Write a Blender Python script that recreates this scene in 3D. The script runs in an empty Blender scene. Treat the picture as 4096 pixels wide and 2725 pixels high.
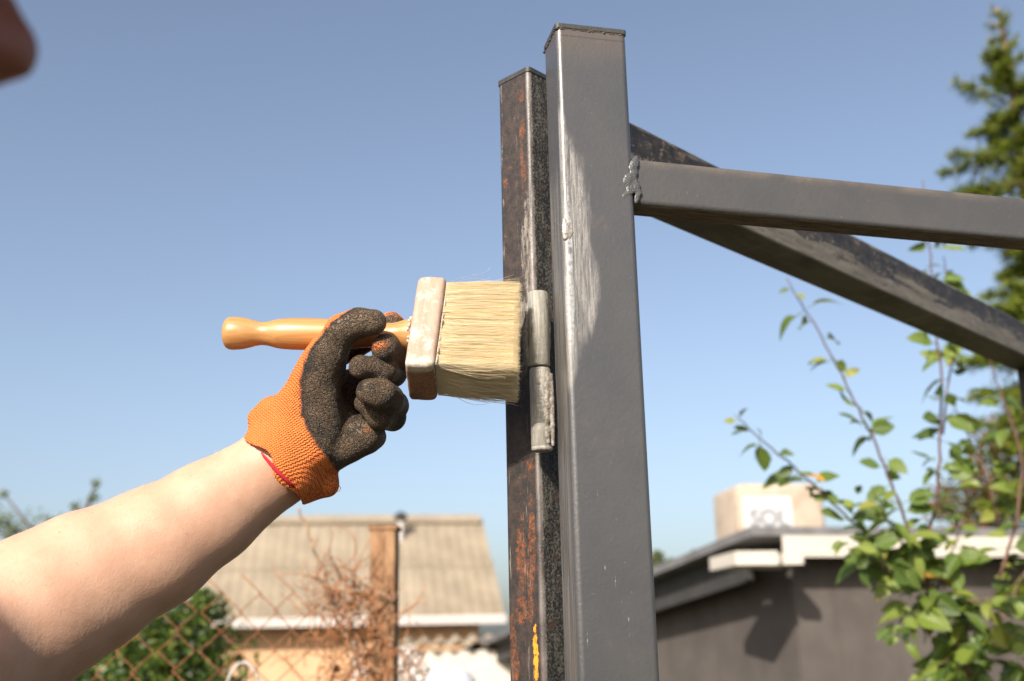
import bpy, bmesh, math, random
import numpy as np
from math import sin, cos, pi, radians, sqrt, atan2
from mathutils import Vector, Matrix, noise as mnoise

scene = bpy.context.scene
COL = scene.collection

# ------------------------------------------------------------------ camera, sky, sun, exposure
F = 1081.0                       # focal length in pixels of a 1024 px wide picture (38 mm lens)
PITCH, ROLL, EYE = radians(15.65), radians(-1.18), 1.5
CM = Matrix.Rotation(pi / 2 + PITCH, 3, 'X') @ Matrix.Rotation(ROLL, 3, 'Z')
cam_d = bpy.data.cameras.new('camera')
cam = bpy.data.objects.new('camera', cam_d)
COL.objects.link(cam)
cam.matrix_world = Matrix.Translation((0, 0, EYE)) @ CM.to_4x4()
cam_d.sensor_width = 36.0
cam_d.lens = F / 1024 * 36
cam_d.clip_start = 0.02
cam_d.clip_end = 1000
cam_d.dof.use_dof = True
cam_d.dof.focus_distance = 0.815
cam_d.dof.aperture_fstop = 6.0
cam_d.dof.aperture_blades = 9
scene.camera = cam

SUN_EL, SUN_AZ = radians(31), radians(23)        # azimuth: to the left of straight behind the camera
SUN = Vector((-sin(SUN_AZ) * cos(SUN_EL), -cos(SUN_AZ) * cos(SUN_EL), sin(SUN_EL)))
world = bpy.data.worlds.new('World')
scene.world = world
world.use_nodes = True
wn = world.node_tree
wn.nodes.clear()
w_out = wn.nodes.new('ShaderNodeOutputWorld')
w_bg = wn.nodes.new('ShaderNodeBackground')
w_sky = wn.nodes.new('ShaderNodeTexSky')
w_sky.sky_type = 'NISHITA'
w_sky.sun_disc = False
w_sky.sun_elevation = SUN_EL
w_sky.sun_rotation = pi + SUN_AZ
w_sky.altitude = 0
w_sky.air_density = 0.9
w_sky.dust_density = 2.8
w_sky.ozone_density = 1.6
w_bg.inputs['Strength'].default_value = 0.12
w_hs = wn.nodes.new('ShaderNodeHueSaturation')
w_hs.inputs['Saturation'].default_value = 0.84
wn.links.new(w_sky.outputs[0], w_hs.inputs['Color'])
wn.links.new(w_hs.outputs[0], w_bg.inputs[0])
wn.links.new(w_bg.outputs[0], w_out.inputs[0])

sun_d = bpy.data.lights.new('sun', 'SUN')
sun_d.energy = 4.8
sun_d.angle = radians(0.53)
sun_d.color = (1.0, 0.925, 0.83)
sun = bpy.data.objects.new('sun', sun_d)
COL.objects.link(sun)
sun.rotation_euler = SUN.to_track_quat('Z', 'Y').to_euler()
sun.location = SUN * 30

vs = scene.view_settings
vs.view_transform = 'Standard'
vs.look = 'None'
vs.exposure = 0.63
vs.gamma = 1.0
vs.use_curve_mapping = False
scene.render.engine = 'CYCLES'
scene.cycles.use_denoising = True
scene.cycles.max_bounces = 6
scene.cycles.sample_clamp_indirect = 4.0

# ------------------------------------------------------------------ helpers: rays
EYEV = Vector((0, 0, EYE))
RIGHT, UP, TOW = CM.col[0].copy(), CM.col[1].copy(), CM.col[2].copy()

def ray(u, v):
    """direction through picture point (u, v) of the full 4096 x 2725 photograph"""
    return CM @ Vector(((u / 4 - 512) / F, (340.6 - v / 4) / F, -1.0))

def at(u, v, d):
    return EYEV + ray(u, v) * d

def on_z(u, v, z):
    r = ray(u, v)
    return EYEV + r * ((z - EYE) / r.z)

def on_plane(u, v, o, n):
    r = ray(u, v)
    return EYEV + r * ((o - EYEV).dot(n) / r.dot(n))

def dirv(deg):
    return Vector((cos(radians(deg)), sin(radians(deg)), 0))

Z = Vector((0, 0, 1))

# ------------------------------------------------------------------ helpers: materials
class NT:
    def __init__(s, name):
        s.m = bpy.data.materials.new(name)
        s.m.use_nodes = True
        s.t = s.m.node_tree
        s.b = s.t.nodes['Principled BSDF']
        tc = s.t.nodes.new('ShaderNodeTexCoord')
        s.P = tc.outputs['Object']
        s.GEN = tc.outputs['Generated']

    def node(s, typ, **kw):
        n = s.t.nodes.new(typ)
        for k, v in kw.items():
            setattr(n, k, v)
        return n

    def put(s, sock, v):
        if isinstance(v, bpy.types.NodeSocket):
            s.t.links.new(v, sock)
        elif v is not None:
            if isinstance(v, (tuple, list)) and len(v) == 3 and sock.type == 'RGBA':
                v = (*v, 1)
            sock.default_value = v

    def math(s, op, a, b=None, c=None, clamp=False):
        n = s.node('ShaderNodeMath', operation=op, use_clamp=clamp)
        s.put(n.inputs[0], a)
        s.put(n.inputs[1], b)
        s.put(n.inputs[2], c)
        return n.outputs[0]

    def vmath(s, op, a, b=None):
        n = s.node('ShaderNodeVectorMath', operation=op)
        s.put(n.inputs[0], a)
        s.put(n.inputs[1], b)
        return n.outputs['Value'] if op in ('DOT_PRODUCT', 'LENGTH', 'DISTANCE') else n.outputs[0]

    def scalev(s, v, sc):
        return s.vmath('MULTIPLY', v, sc)

    def comb(s, x, y, z):
        n = s.node('ShaderNodeCombineXYZ')
        for i, q in enumerate((x, y, z)):
            s.put(n.inputs[i], q)
        return n.outputs[0]

    def noise(s, vec=None, scale=5, detail=4, rough=0.55, dist=0.0, out='Fac'):
        n = s.node('ShaderNodeTexNoise')
        s.put(n.inputs['Vector'], vec if vec is not None else s.P)
        n.inputs['Scale'].default_value = scale
        n.inputs['Detail'].default_value = detail
        n.inputs['Roughness'].default_value = rough
        n.inputs['Distortion'].default_value = dist
        return n.outputs[out]

    def voro(s, vec=None, scale=5, feature='F1', out='Distance', rand=1.0):
        n = s.node('ShaderNodeTexVoronoi', feature=feature)
        s.put(n.inputs['Vector'], vec if vec is not None else s.P)
        n.inputs['Scale'].default_value = scale
        n.inputs['Randomness'].default_value = rand
        return n.outputs[out]

    def step(s, v, lo, hi):
        n = s.node('ShaderNodeMapRange', interpolation_type='SMOOTHSTEP')
        s.put(n.inputs[0], v)
        n.inputs[1].default_value = lo
        n.inputs[2].default_value = hi
        return n.outputs[0]

    def mix(s, f, a, b, mode='MIX'):
        n = s.node('ShaderNodeMix', data_type='RGBA', blend_type=mode)
        s.put(n.inputs[0], f)
        s.put(n.inputs[6], a)
        s.put(n.inputs[7], b)
        return n.outputs[2]

    def attr(s, name, out='Fac'):
        n = s.node('ShaderNodeAttribute', attribute_name=name)
        return n.outputs[out]

    def island(s):
        return s.node('ShaderNodeNewGeometry').outputs['Random Per Island']

    def objrand(s):
        return s.node('ShaderNodeObjectInfo').outputs['Random']

    def bump(s, h, strength=0.5, dist=0.001, prev=None):
        n = s.node('ShaderNodeBump')
        s.put(n.inputs['Strength'], strength)
        n.inputs['Distance'].default_value = dist
        s.put(n.inputs['Height'], h)
        if prev is not None:
            s.put(n.inputs['Normal'], prev)
        return n.outputs[0]

    def done(s, color=None, rough=None, metal=None, normal=None, spec=None, **kw):
        s.put(s.b.inputs['Base Color'], color)
        s.put(s.b.inputs['Roughness'], rough)
        s.put(s.b.inputs['Metallic'], metal)
        s.put(s.b.inputs['Specular IOR Level'], spec)
        if normal is not None:
            s.put(s.b.inputs['Normal'], normal)
        for k, v in kw.items():
            s.put(s.b.inputs[k.replace('_', ' ')], v)
        return s.m

def plain(name, col, rough=0.7, var=0.25, scale=8, bump=0.0, bdist=0.003, stretch=None, col2=None, spec=0.4, metal=0.0):
    n = NT(name)
    p = n.scalev(n.P, stretch) if stretch else n.P
    f = n.noise(p, scale, 5, 0.6)
    f = n.step(f, 0.3, 0.7)
    dark = col2 if col2 else tuple(c * (1 - var) for c in col)
    c = n.mix(f, dark, col)
    nb = n.bump(n.noise(p, scale * 6, 4, 0.6), bump, bdist) if bump else None
    return n.done(c, rough, metal, nb, spec)

# ------------------------------------------------------------------ helpers: meshes
class MB:
    """collects vertices and faces, then links them as ONE mesh object"""
    def __init__(s):
        s.v, s.f, s.sm, s.nofix = [], [], [], False

    def add(s, v, f, smooth=False):
        o = len(s.v)
        s.v += [tuple(p) for p in v]
        s.f += [tuple(i + o for i in q) for q in f]
        s.sm += [smooth] * len(f)
        return s

    def box(s, c, x, y, z):
        """centre c and three half-extent vectors"""
        c, x, y, z = map(Vector, (c, x, y, z))
        v = [c + a * x + b * y + d * z for d in (-1, 1) for b in (-1, 1) for a in (-1, 1)]
        f = [(0, 2, 3, 1), (4, 5, 7, 6), (0, 1, 5, 4), (2, 6, 7, 3), (0, 4, 6, 2), (1, 3, 7, 5)]
        return s.add(v, f)

    def tube(s, path, radii, n=8, smooth=True):
        path = [Vector(p) for p in path]
        if not hasattr(radii, '__len__'):
            radii = [radii] * len(path)
        v, f = [], []
        nrm = None
        for i, p in enumerate(path):
            t = (path[min(i + 1, len(path) - 1)] - path[max(i - 1, 0)])
            t = t.normalized() if t.length > 1e-9 else Vector((0, 0, 1))
            if nrm is None:
                nrm = t.orthogonal().normalized()
            nrm = (nrm - t * nrm.dot(t))
            nrm = nrm.normalized() if nrm.length > 1e-9 else t.orthogonal().normalized()
            bn = t.cross(nrm)
            for k in range(n):
                a = 2 * pi * k / n
                v.append(p + (nrm * cos(a) + bn * sin(a)) * radii[i])
        for i in range(len(path) - 1):
            for k in range(n):
                a, b = i * n + k, i * n + (k + 1) % n
                f.append((a, b, b + n, a + n))
        s.add(v, f, smooth)
        o = len(s.v) - len(v)
        s.f += [tuple(o + k for k in reversed(range(n))), tuple(o + (len(path) - 1) * n + k for k in range(n))]
        s.sm += [False, False]
        return s

    def prism(s, c, dx, dy, w, d, r, axis, l0, l1, seg=6):
        """rounded rectangular bar; corner point c, sides dx (length w) and dy (length d), along axis"""
        c, dx, dy, axis = map(Vector, (c, dx, dy, axis))
        ring = []
        for (cx, cy, a0) in ((w - r, r, -90), (w - r, d - r, 0), (r, d - r, 90), (r, r, 180)):
            for k in range(seg + 1):
                a = radians(a0 + 90 * k / seg)
                ring.append((cx + r * cos(a), cy + r * sin(a)))
        n = len(ring)
        s.nofix = True
        flip = dx.cross(dy).dot(axis) < 0
        lo = [c + dx * x + dy * y + axis * l0 for x, y in ring]
        hi = [c + dx * x + dy * y + axis * l1 for x, y in ring]
        def put(v, f, sm):
            s.add(v, [tuple(reversed(q)) for q in f] if flip else f, sm)
        m = seg + 1
        for i in range(4):                          # rounded corners and flat sides keep their own vertices
            ks = range(i * m, i * m + m)
            put([lo[k] for k in ks] + [hi[k] for k in ks], [(k, k + 1, m + k + 1, m + k) for k in range(seg)], True)
            k, k2 = i * m + seg, (i * m + m) % n
            put([lo[k], lo[k2], hi[k2], hi[k]], [(0, 1, 2, 3)], False)
        put(lo, [tuple(reversed(range(n)))], False)
        put(hi, [tuple(range(n))], False)
        return s

    def lathe(s, o, axis, prof, n=24):
        """prof: (distance along axis, radius)"""
        o, axis = Vector(o), Vector(axis).normalized()
        a1 = axis.orthogonal().normalized()
        a2 = axis.cross(a1)
        v = [o + axis * l + (a1 * cos(2 * pi * k / n) + a2 * sin(2 * pi * k / n)) * r for l, r in prof for k in range(n)]
        f = []
        for i in range(len(prof) - 1):
            for k in range(n):
                a, b = i * n + k, i * n + (k + 1) % n
                f.append((a, b, b + n, a + n))
        s.add(v, f, True)
        b = len(s.v) - len(v)
        s.f += [tuple(b + k for k in reversed(range(n))), tuple(b + (len(prof) - 1) * n + k for k in range(n))]
        s.sm += [True, True]
        return s

    def mesh(s, name, mat):
        me = bpy.data.meshes.new(name)
        me.from_pydata(s.v, [], s.f)
        me.polygons.foreach_set('use_smooth', s.sm)
        if mat:
            me.materials.append(mat)
        me.update()
        return me

    def build(s, name, mat, parent=None, fix=True):
        me = s.mesh(name, mat)
        if fix and not s.nofix:
            bm = bmesh.new()
            bm.from_mesh(me)
            bmesh.ops.recalc_face_normals(bm, faces=bm.faces)
            bm.to_mesh(me)
            bm.free()
        return link(name, me, parent)

def link(name, data, parent=None, kind=None):
    o = bpy.data.objects.new(name, data)
    COL.objects.link(o)
    if parent is not None:
        hang(o, parent)
    if kind:
        o['kind'] = kind
    return o

def hang(o, parent):
    o.parent = parent
    o.matrix_parent_inverse = Matrix.Translation(-world_loc(parent))

def world_loc(o):
    l = Vector(o.location)
    return l if o.parent is None or o.type == 'EMPTY' else Vector((0, 0, 0))

def thing(name, label, cat, loc, group=None):
    o = bpy.data.objects.new(name, None)
    COL.objects.link(o)
    o.location = loc
    o.empty_display_size = 0.05
    return tag(o, label, cat, group)

def tag(o, label, cat, group=None):
    o['label'] = label
    o['category'] = cat
    if group:
        o['group'] = group
    return o

def np_mesh(name, v, f, mat, parent=None, smooth=True):
    me = bpy.data.meshes.new(name)
    me.vertices.add(len(v))
    me.vertices.foreach_set('co', np.asarray(v, np.float32).ravel())
    k = f.shape[1]
    me.loops.add(f.size)
    me.loops.foreach_set('vertex_index', f.astype(np.int32).ravel())
    me.polygons.add(len(f))
    me.polygons.foreach_set('loop_start', np.arange(0, f.size, k, dtype=np.int32))
    me.polygons.foreach_set('use_smooth', np.full(len(f), smooth))
    me.materials.append(mat)
    me.update(calc_edges=True)
    me.validate()
    return link(name, me, parent)

# ------------------------------------------------------------------ helpers: implicit surfaces
class Field:
    def __init__(s, lo, hi, h):
        s.lo = np.array(lo, float)
        s.h = h
        s.n = np.ceil((np.array(hi) - s.lo) / h).astype(int) + 1
        s.ax = [s.lo[i] + h * np.arange(s.n[i]) for i in range(3)]
        s.f = np.full(s.n, 10.0 * max(1, h * 100), np.float32)

    def sub(s, lo, hi):
        a = np.clip(((np.array(lo) - s.lo) / s.h).astype(int) - 1, 0, s.n)
        b = np.clip(((np.array(hi) - s.lo) / s.h).astype(int) + 2, 0, s.n)
        sl = tuple(slice(i, j) for i, j in zip(a, b))
        X = s.ax[0][sl[0]][:, None, None]
        Y = s.ax[1][sl[1]][None, :, None]
        W = s.ax[2][sl[2]][None, None, :]
        return sl, X, Y, W

    def cone(s, a, b, ra, rb, k, flat=None, fk=1.0, neg=False):
        """union (smooth by k) with a tapered capsule, flattened along direction flat by fk"""
        a, b = np.array(a, float), np.array(b, float)
        r = max(ra, rb) * max(1.0, fk) + k + 3 * s.h
        sl, X, Y, W = s.sub(np.minimum(a, b) - r, np.maximum(a, b) + r)
        ab = b - a
        px, py, pz = X - a[0], Y - a[1], W - a[2]
        L = max((ab @ ab), 1e-12)
        t = np.clip((px * ab[0] + py * ab[1] + pz * ab[2]) / L, 0, 1)
        qx, qy, qz = px - t * ab[0], py - t * ab[1], pz - t * ab[2]
        if flat is not None:
            fl = np.array(flat, float)
            fl /= np.linalg.norm(fl)
            dt = (qx * fl[0] + qy * fl[1] + qz * fl[2]) * (1 / fk - 1)
            qx, qy, qz = qx + dt * fl[0], qy + dt * fl[1], qz + dt * fl[2]
        d = np.sqrt(qx * qx + qy * qy + qz * qz) - (ra + (rb - ra) * t)
        s.join(sl, d.astype(np.float32), k, neg)
        return s

    def chain(s, pts, k, flat=None, fk=1.0):
        for p, q in zip(pts[:-1], pts[1:]):
            s.cone(p[:3], q[:3], p[3], q[3], k, flat, fk)
        return s

    def join(s, sl, d, k, neg=False):
        c = s.f[sl]
        if neg:
            d, c = d, -c
        if k > 0:
            hh = np.maximum(k - np.abs(c - d), 0) / k
            m = np.minimum(c, d) - hh * hh * k * 0.25
        else:
            m = np.minimum(c, d)
        s.f[sl] = -m if neg else m

    def merge(s, g, k):
        s.join((slice(None),) * 3, g.f, k)
        return s

    def like(s):
        g = Field.__new__(Field)
        g.lo, g.h, g.n, g.ax = s.lo, s.h, s.n, s.ax
        g.f = np.full(s.n, 10.0 * max(1, s.h * 100), np.float32)
        return g

    def surface(s):
        """surface nets: vertices and quads of the zero level"""
        f = s.f
        ins = f < 0
        nx, ny, nz = f.shape
        cnt = np.zeros((nx - 1, ny - 1, nz - 1), np.int8)
        for i in (0, 1):
            for j in (0, 1):
                for k in (0, 1):
                    cnt += ins[i:nx - 1 + i, j:ny - 1 + j, k:nz - 1 + k]
        act = (cnt > 0) & (cnt < 8)
        ci = np.argwhere(act)
        idx = np.full(act.shape, -1, np.int64)
        idx[act] = np.arange(len(ci))
        acc = np.zeros((len(ci), 3))
        num = np.zeros(len(ci))
        cor = [(0, 0, 0), (1, 0, 0), (0, 1, 0), (1, 1, 0), (0, 0, 1), (1, 0, 1), (0, 1, 1), (1, 1, 1)]
        val = [f[ci[:, 0] + c[0], ci[:, 1] + c[1], ci[:, 2] + c[2]].astype(float) for c in cor]
        for a in range(8):
            for b in range(a + 1, 8):
                if sum(x != y for x, y in zip(cor[a], cor[b])) != 1:
                    continue
                va, vb = val[a], val[b]
                m = (va < 0) != (vb < 0)
                t = np.where(m, va / np.where(m, va - vb, 1), 0)
                pa, pb = np.array(cor[a], float), np.array(cor[b], float)
                acc += np.where(m[:, None], pa + t[:, None] * (pb - pa), 0)
                num += m
        v = s.lo + s.h * (ci + acc / num[:, None])
        quads = []
        for axis in range(3):
            o = [0, 1, 2]
            o.remove(axis)
            sa = [slice(None)] * 3
            sb = [slice(None)] * 3
            sa[axis], sb[axis] = slice(0, -1), slice(1, None)
            e = ins[tuple(sa)] != ins[tuple(sb)]
            pos = np.argwhere(e)
            pos = pos[(pos[:, o[0]] > 0) & (pos[:, o[1]] > 0) & (pos[:, o[0]] < f.shape[o[0]] - 1) & (pos[:, o[1]] < f.shape[o[1]] - 1)]
            flip = ins[tuple(sa)][tuple(pos.T)]
            def cell(da, db):
                q = pos.copy()
                q[:, o[0]] -= da
                q[:, o[1]] -= db
                return idx[tuple(q.T)]
            q = np.stack([cell(0, 0), cell(1, 0), cell(1, 1), cell(0, 1)], 1)
            if axis == 1:
                flip = ~flip
            q[flip] = q[flip][:, ::-1]
            quads.append(q)
        q = np.concatenate(quads)
        q = q[(q >= 0).all(1)]
        return v, q[:, ::-1].copy()

def smooth_verts(v, q, it=2, lam=0.5):
    v = v.copy()
    for _ in range(it):
        acc = np.zeros_like(v)
        num = np.zeros(len(v))
        for a, b in ((0, 1), (1, 2), (2, 3), (3, 0)):
            np.add.at(acc, q[:, a], v[q[:, b]])
            np.add.at(acc, q[:, b], v[q[:, a]])
            np.add.at(num, q[:, a], 1)
            np.add.at(num, q[:, b], 1)
        v += lam * (acc / np.maximum(num, 1)[:, None] - v)
    return v


# ------------------------------------------------------------------ ground
n = NT('ground_soil')
f1 = n.step(n.noise(n.P, 0.6, 6, 0.6), 0.35, 0.65)
f2 = n.noise(n.P, 14, 5, 0.7)
c = n.mix(f1, (0.06, 0.050, 0.034), (0.042, 0.06, 0.022))
c = n.mix(n.step(f2, 0.35, 0.7), c, (0.08, 0.068, 0.045))
m_ground = n.done(c, 0.95, None, n.bump(f2, 0.6, 0.03), 0.2)
g = MB().add([(-300, -300, 0), (300, -300, 0), (300, 300, 0), (-300, 300, 0)], [(0, 1, 2, 3)]).build('ground', m_ground)
g['kind'] = 'structure'

# ------------------------------------------------------------------ grey shed on the right
rnd = random.Random(5)
sd, sb = dirv(15), dirv(105)                     # along its front, and back along its side
SC = at(3076, 2106, 5.4)                         # front-left corner of the roof, top
SF = on_plane(1745, 2652, SC, sd)                # far point of the same roof edge
s_len = (SF - SC).dot(sb)
s_dir = (SF - SC) / s_len                        # one metre back along the roof (it falls)
n = NT('dark_render')
f = n.step(n.noise(n.scalev(n.P, (1, 1, 1)), 3, 5, 0.6), 0.3, 0.7)
c = n.mix(f, (0.080, 0.068, 0.060), (0.106, 0.091, 0.081))
run_ = n.step(n.noise(n.scalev(n.P, (5, 5, 0.5)), 1.5, 5, 0.65), 0.52, 0.72)
c = n.mix(n.math('MULTIPLY', run_, 0.45), c, (0.060, 0.050, 0.043))
c = n.mix(n.math('MULTIPLY', n.step(n.noise(n.P, 7, 6, 0.7), 0.60, 0.72), 0.4), c, (0.14, 0.125, 0.11))
m_render = n.done(c, 0.9, None, n.bump(n.noise(n.P, 60, 4, 0.6), 0.5, 0.004), 0.2)
m_felt = plain('roofing_felt', (0.17, 0.165, 0.165), 0.8, 0.4, 5, 0.5, 0.004)
m_dark = plain('dark_timber', (0.05, 0.047, 0.045), 0.8, 0.3, 6)
n = NT('cream_board')
f = n.noise(n.scalev(n.P, (3, 3, 60)), 1.0, 5, 0.6)
c = n.mix(n.step(f, 0.3, 0.75), (0.50, 0.45, 0.38), (0.58, 0.54, 0.47))
m_cream = n.done(c, 0.6, None, n.bump(f, 0.4, 0.004), 0.3)
shed = thing('shed', 'dark grey rendered shed with a cream eaves board behind the leafy sapling', 'shed', Vector((SC.x, SC.y, 0)))
LEFT_O, FRONT_O = 0.20, 0.17
wc = SC + sd * LEFT_O + sb * FRONT_O             # wall corner
W_S = 6.0
mb = MB()
fr = s_dir * FRONT_O
z0 = SC.z + fr.z - 0.06
z1_ = SC.z + s_dir.z * (s_len - 0.3) - 0.06
a, b = Vector((wc.x, wc.y, 0)), Vector((wc.x, wc.y, 0)) + sd * W_S
q = sb * (s_len - 0.5)
v = [a, b, b + q, a + q] + [a + Z * z0, b + Z * z0, b + q + Z * z1_, a + q + Z * z1_]
mb.add(v, [(0, 1, 2, 3), (4, 7, 6, 5), (0, 4, 5, 1), (1, 5, 6, 2), (2, 6, 7, 3), (3, 7, 4, 0)])
mb.build('wall', m_render, shed)
mb = MB()
up = sd.cross(s_dir.normalized()).normalized()
L3 = s_dir * s_len
mb.box(SC + sd * (W_S / 2) + L3 / 2 - up * 0.0225, sd * (W_S / 2 + 0.1), L3 / 2, up * 0.0225)
roof = mb.build('roof', m_felt, shed)
mb = MB()
mb.box(SC + sd * 0.045 + L3 / 2 + s_dir * 0.16 - Z * 0.135, sd * 0.02, L3 / 2 - s_dir * 0.18, Z * 0.085)
mb.build('verge_board', m_dark, shed)
x = 0.06
for wdt in (1.0, 1.55, 1.5, 1.6):
    mb = MB()
    mb.box(SC + sd * (x + wdt / 2) - sb * 0.012 - Z * 0.099, sd * (wdt / 2 - 0.004), sb * 0.012, Z * 0.052)
    mb.build('eaves_board', m_cream, shed)
    x += wdt
mb = MB()
bp_ = at(3010, 2236, 5.20)
mb.box(bp_ + dirv(98) * 0.14, dirv(8) * 0.105, dirv(98) * 0.20, Z * 0.032)
mb.build('bracket', m_cream, shed)
mb = MB()
bp_ = at(3155, 2238, 5.26)
mb.box(bp_ + dirv(98) * 0.12, dirv(8) * 0.050, dirv(98) * 0.18, Z * 0.027)
mb.build('bracket', m_cream, shed)

# chimney block standing on the shed roof
n = NT('pale_chimney')
f = n.noise(n.P, 9, 5, 0.65)
c = n.mix(n.step(f, 0.45, 0.75), (0.43, 0.35, 0.275), (0.33, 0.25, 0.18))
m_chim = n.done(c, 0.9, None, n.bump(n.noise(n.P, 30, 4, 0.6), 0.7, 0.01), 0.2)
cb = at(3060, 2160, 7.0)
rz_ = SC.z + s_dir.z * ((cb - SC).dot(sb))
chim = thing('chimney', 'pale beige block chimney with a white lettered panel on the shed roof', 'chimney', Vector((cb.x, cb.y, rz_)))
ztop = at(3050, 1918, 7.0).z
cd, cs = dirv(8), dirv(98)
bm = bmesh.new()
bmesh.ops.create_cube(bm, size=1)
cw, cdp = 0.60, 0.55
cc = at(2960, 2100, 7.05) + cd * cw / 2 + cs * cdp / 2
ch = ztop - rz_ + 0.35
for vv in bm.verts:
    p = vv.co.copy()
    vv.co = Vector((cc.x, cc.y, ztop - ch / 2)) + cd * (p.x * cw) + cs * (p.y * cdp) + Z * (p.z * ch)
bmesh.ops.bevel(bm, geom=bm.edges[:], offset=0.05, segments=3, affect='EDGES', profile=0.5)
me = bpy.data.meshes.new('stack')
bm.to_mesh(me)
bm.free()
me.materials.append(m_chim)
for p in me.polygons:
    p.use_smooth = True
link('stack', me, chim)
m_white = plain('white_panel', (0.52, 0.52, 0.52), 0.5, 0.05, 6)
m_ink = plain('grey_letters', (0.22, 0.22, 0.23), 0.6, 0.1, 6)
pn = -cs
pc = on_plane(3075, 2090, cc - cs * (cdp / 2 + 0.004), cs)
mb = MB().box(pc, cd * 0.165, cs * 0.004, Z * 0.17)
pan = mb.build('panel', m_white, chim)
fc = bpy.data.curves.new('lettering', 'FONT')
fc.body = 'SOL'
fc.size = 0.15
fc.space_character = 1.0
fc.align_x = 'CENTER'
fc.align_y = 'CENTER'
fc.extrude = 0.0008
fc.offset = 0.005
fc.materials.append(m_ink)
tmp = bpy.data.objects.new('lettering_curve', fc)
me = bpy.data.meshes.new_from_object(tmp)
bpy.data.objects.remove(tmp)
tl = link('lettering', me)
tpos = on_plane(3078, 2075, pc - cs * 0.0055, cs)
tl.matrix_basis = Matrix.Translation(tpos) @ Matrix((cd, Z, -cs)).transposed().to_4x4()
tl.parent = pan

# ------------------------------------------------------------------ small house on the left
hd = dirv(8)
ER = at(2003, 2466, 14.0)
RR = at(1912, 2092, 16.2)
HW = 4.0
slope = RR - ER
hn = hd.cross(slope).normalized()
n = NT('corrugated_sheet')
f = n.noise(n.scalev(n.P, (1.2, 1.2, 0.5)), 2.0, 6, 0.65)
c = n.mix(n.step(f, 0.3, 0.7), (0.195, 0.158, 0.115), (0.28, 0.23, 0.165))
c = n.mix(n.math('MULTIPLY', n.objrand(), 0.45), c, (0.34, 0.285, 0.215))
c = n.mix(n.math('MULTIPLY', n.step(n.noise(n.P, 5, 5, 0.7), 0.55, 0.75), 0.5), c, (0.25, 0.22, 0.10))
m_sheet = n.done(c, 0.9, None, n.bump(n.noise(n.P, 20, 4), 0.4, 0.01), 0.2)
n = NT('tan_wall')
f = n.noise(n.P, 1.5, 5, 0.6)
c = n.mix(n.step(f, 0.3, 0.7), (0.48, 0.29, 0.155), (0.56, 0.37, 0.22))
m_tan = n.done(c, 0.85, None, n.bump(n.noise(n.P, 25, 4), 0.3, 0.01), 0.2)
m_gut = plain('pale_gutter', (0.52, 0.47, 0.43), 0.6, 0.15, 2)
house = thing('house', 'small tan house with a pale corrugated roof beyond the chain link fence', 'house', Vector((ER.x - 2, ER.y + 1, 0)))

def sheet_mesh(name, w, l, waves, amp, mat, thick=0.006):
    """corrugated sheet: x across the waves, y up the slope, z normal"""
    mb = MB()
    ns = waves * 8
    v = []
    for dz in (0, -thick):
        for y in (0, l):
            for i in range(ns + 1):
                v.append((w * i / ns, y, amp * cos(2 * pi * waves * i / ns) + dz))
    m = ns + 1
    fcs = []
    for i in range(ns):
        fcs.append((i, i + 1, m + i + 1, m + i))
        fcs.append((2 * m + i, 3 * m + i, 3 * m + i + 1, 2 * m + i + 1))
        fcs.append((i, 2 * m + i, 2 * m + i + 1, i + 1))
    mb.add(v, fcs, True)
    return mb.mesh(name, mat)

sl = slope.length
su = slope.normalized()
SWD = 1.0
sm_ = sheet_mesh('roof_sheet', SWD + 0.05, sl * 0.56, 7, 0.0055, m_sheet)
for row in (0, 1):
    for col in range(4):
        o = link('roof_sheet', sm_, house)
        base = ER - hd * (HW - col * SWD) + slope * (0.47 * row) + hn * (0.011 + 0.012 * row + 0.006 * (col % 2) + rnd.uniform(0, 0.004))
        o.matrix_parent_inverse = Matrix.Identity(4)
        o.matrix_basis = Matrix.Translation(base - house.location) @ Matrix((hd, su, hn)).transposed().to_4x4()
mb = MB()
mb.box(ER - hd * (HW / 2) + Z * -0.03 - dirv(98) * 0.03, hd * (HW / 2 + 0.06), dirv(98) * 0.05, Z * 0.055)
mb.build('gutter_board', m_gut, house)
mb = MB()
rr = RR - hd * (HW / 2)
mb.box(rr + hn * 0.07, hd * (HW / 2 + 0.03), su * 0.1, hn * 0.02)
mb.build('ridge_cap', m_sheet, house)
mb = MB()
ha = ER + dirv(98) * 0.32 - hd * (HW - 0.25)
ha.z = 0
wv, dv = hd * (HW - 0.5), dirv(98) * 3.6
zt = ER.z + 0.12
zr = RR.z - 0.15
mid = dirv(98) * (slope.dot(dirv(98)) - 0.32)
v = [ha, ha + wv, ha + wv + dv, ha + dv, ha + Z * zt, ha + wv + Z * zt, ha + wv + dv + Z * zt, ha + dv + Z * zt, ha + mid + Z * zr, ha + wv + mid + Z * zr]
mb.add(v, [(0, 1, 5, 4), (2, 3, 7, 6), (1, 2, 6, 9, 5), (3, 0, 4, 8, 7)])
mb.build('wall', m_tan, house)
mb = MB()                                           # the far slope of the roof
bk = RR + dirv(98) * 2.4 - Z * 1.5
mb.add([RR - hd * HW, RR, bk, bk - hd * HW], [(0, 1, 2, 3)])
mb.build('roof', m_sheet, house)
vp = at(1602, 2236, 15.5)
mb = MB().tube([vp - Z * 0.1, vp + Z * 0.55], 0.04, 10)
pipe = mb.build('vent_pipe', m_gut, house)
mb = MB().lathe(vp + Z * 0.56, Z, [(0, 0.09), (0.06, 0.10), (0.12, 0.02)], 12)
cap = mb.build('cap', m_dark, pipe)
cap.matrix_parent_inverse = Matrix.Identity(4)

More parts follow.
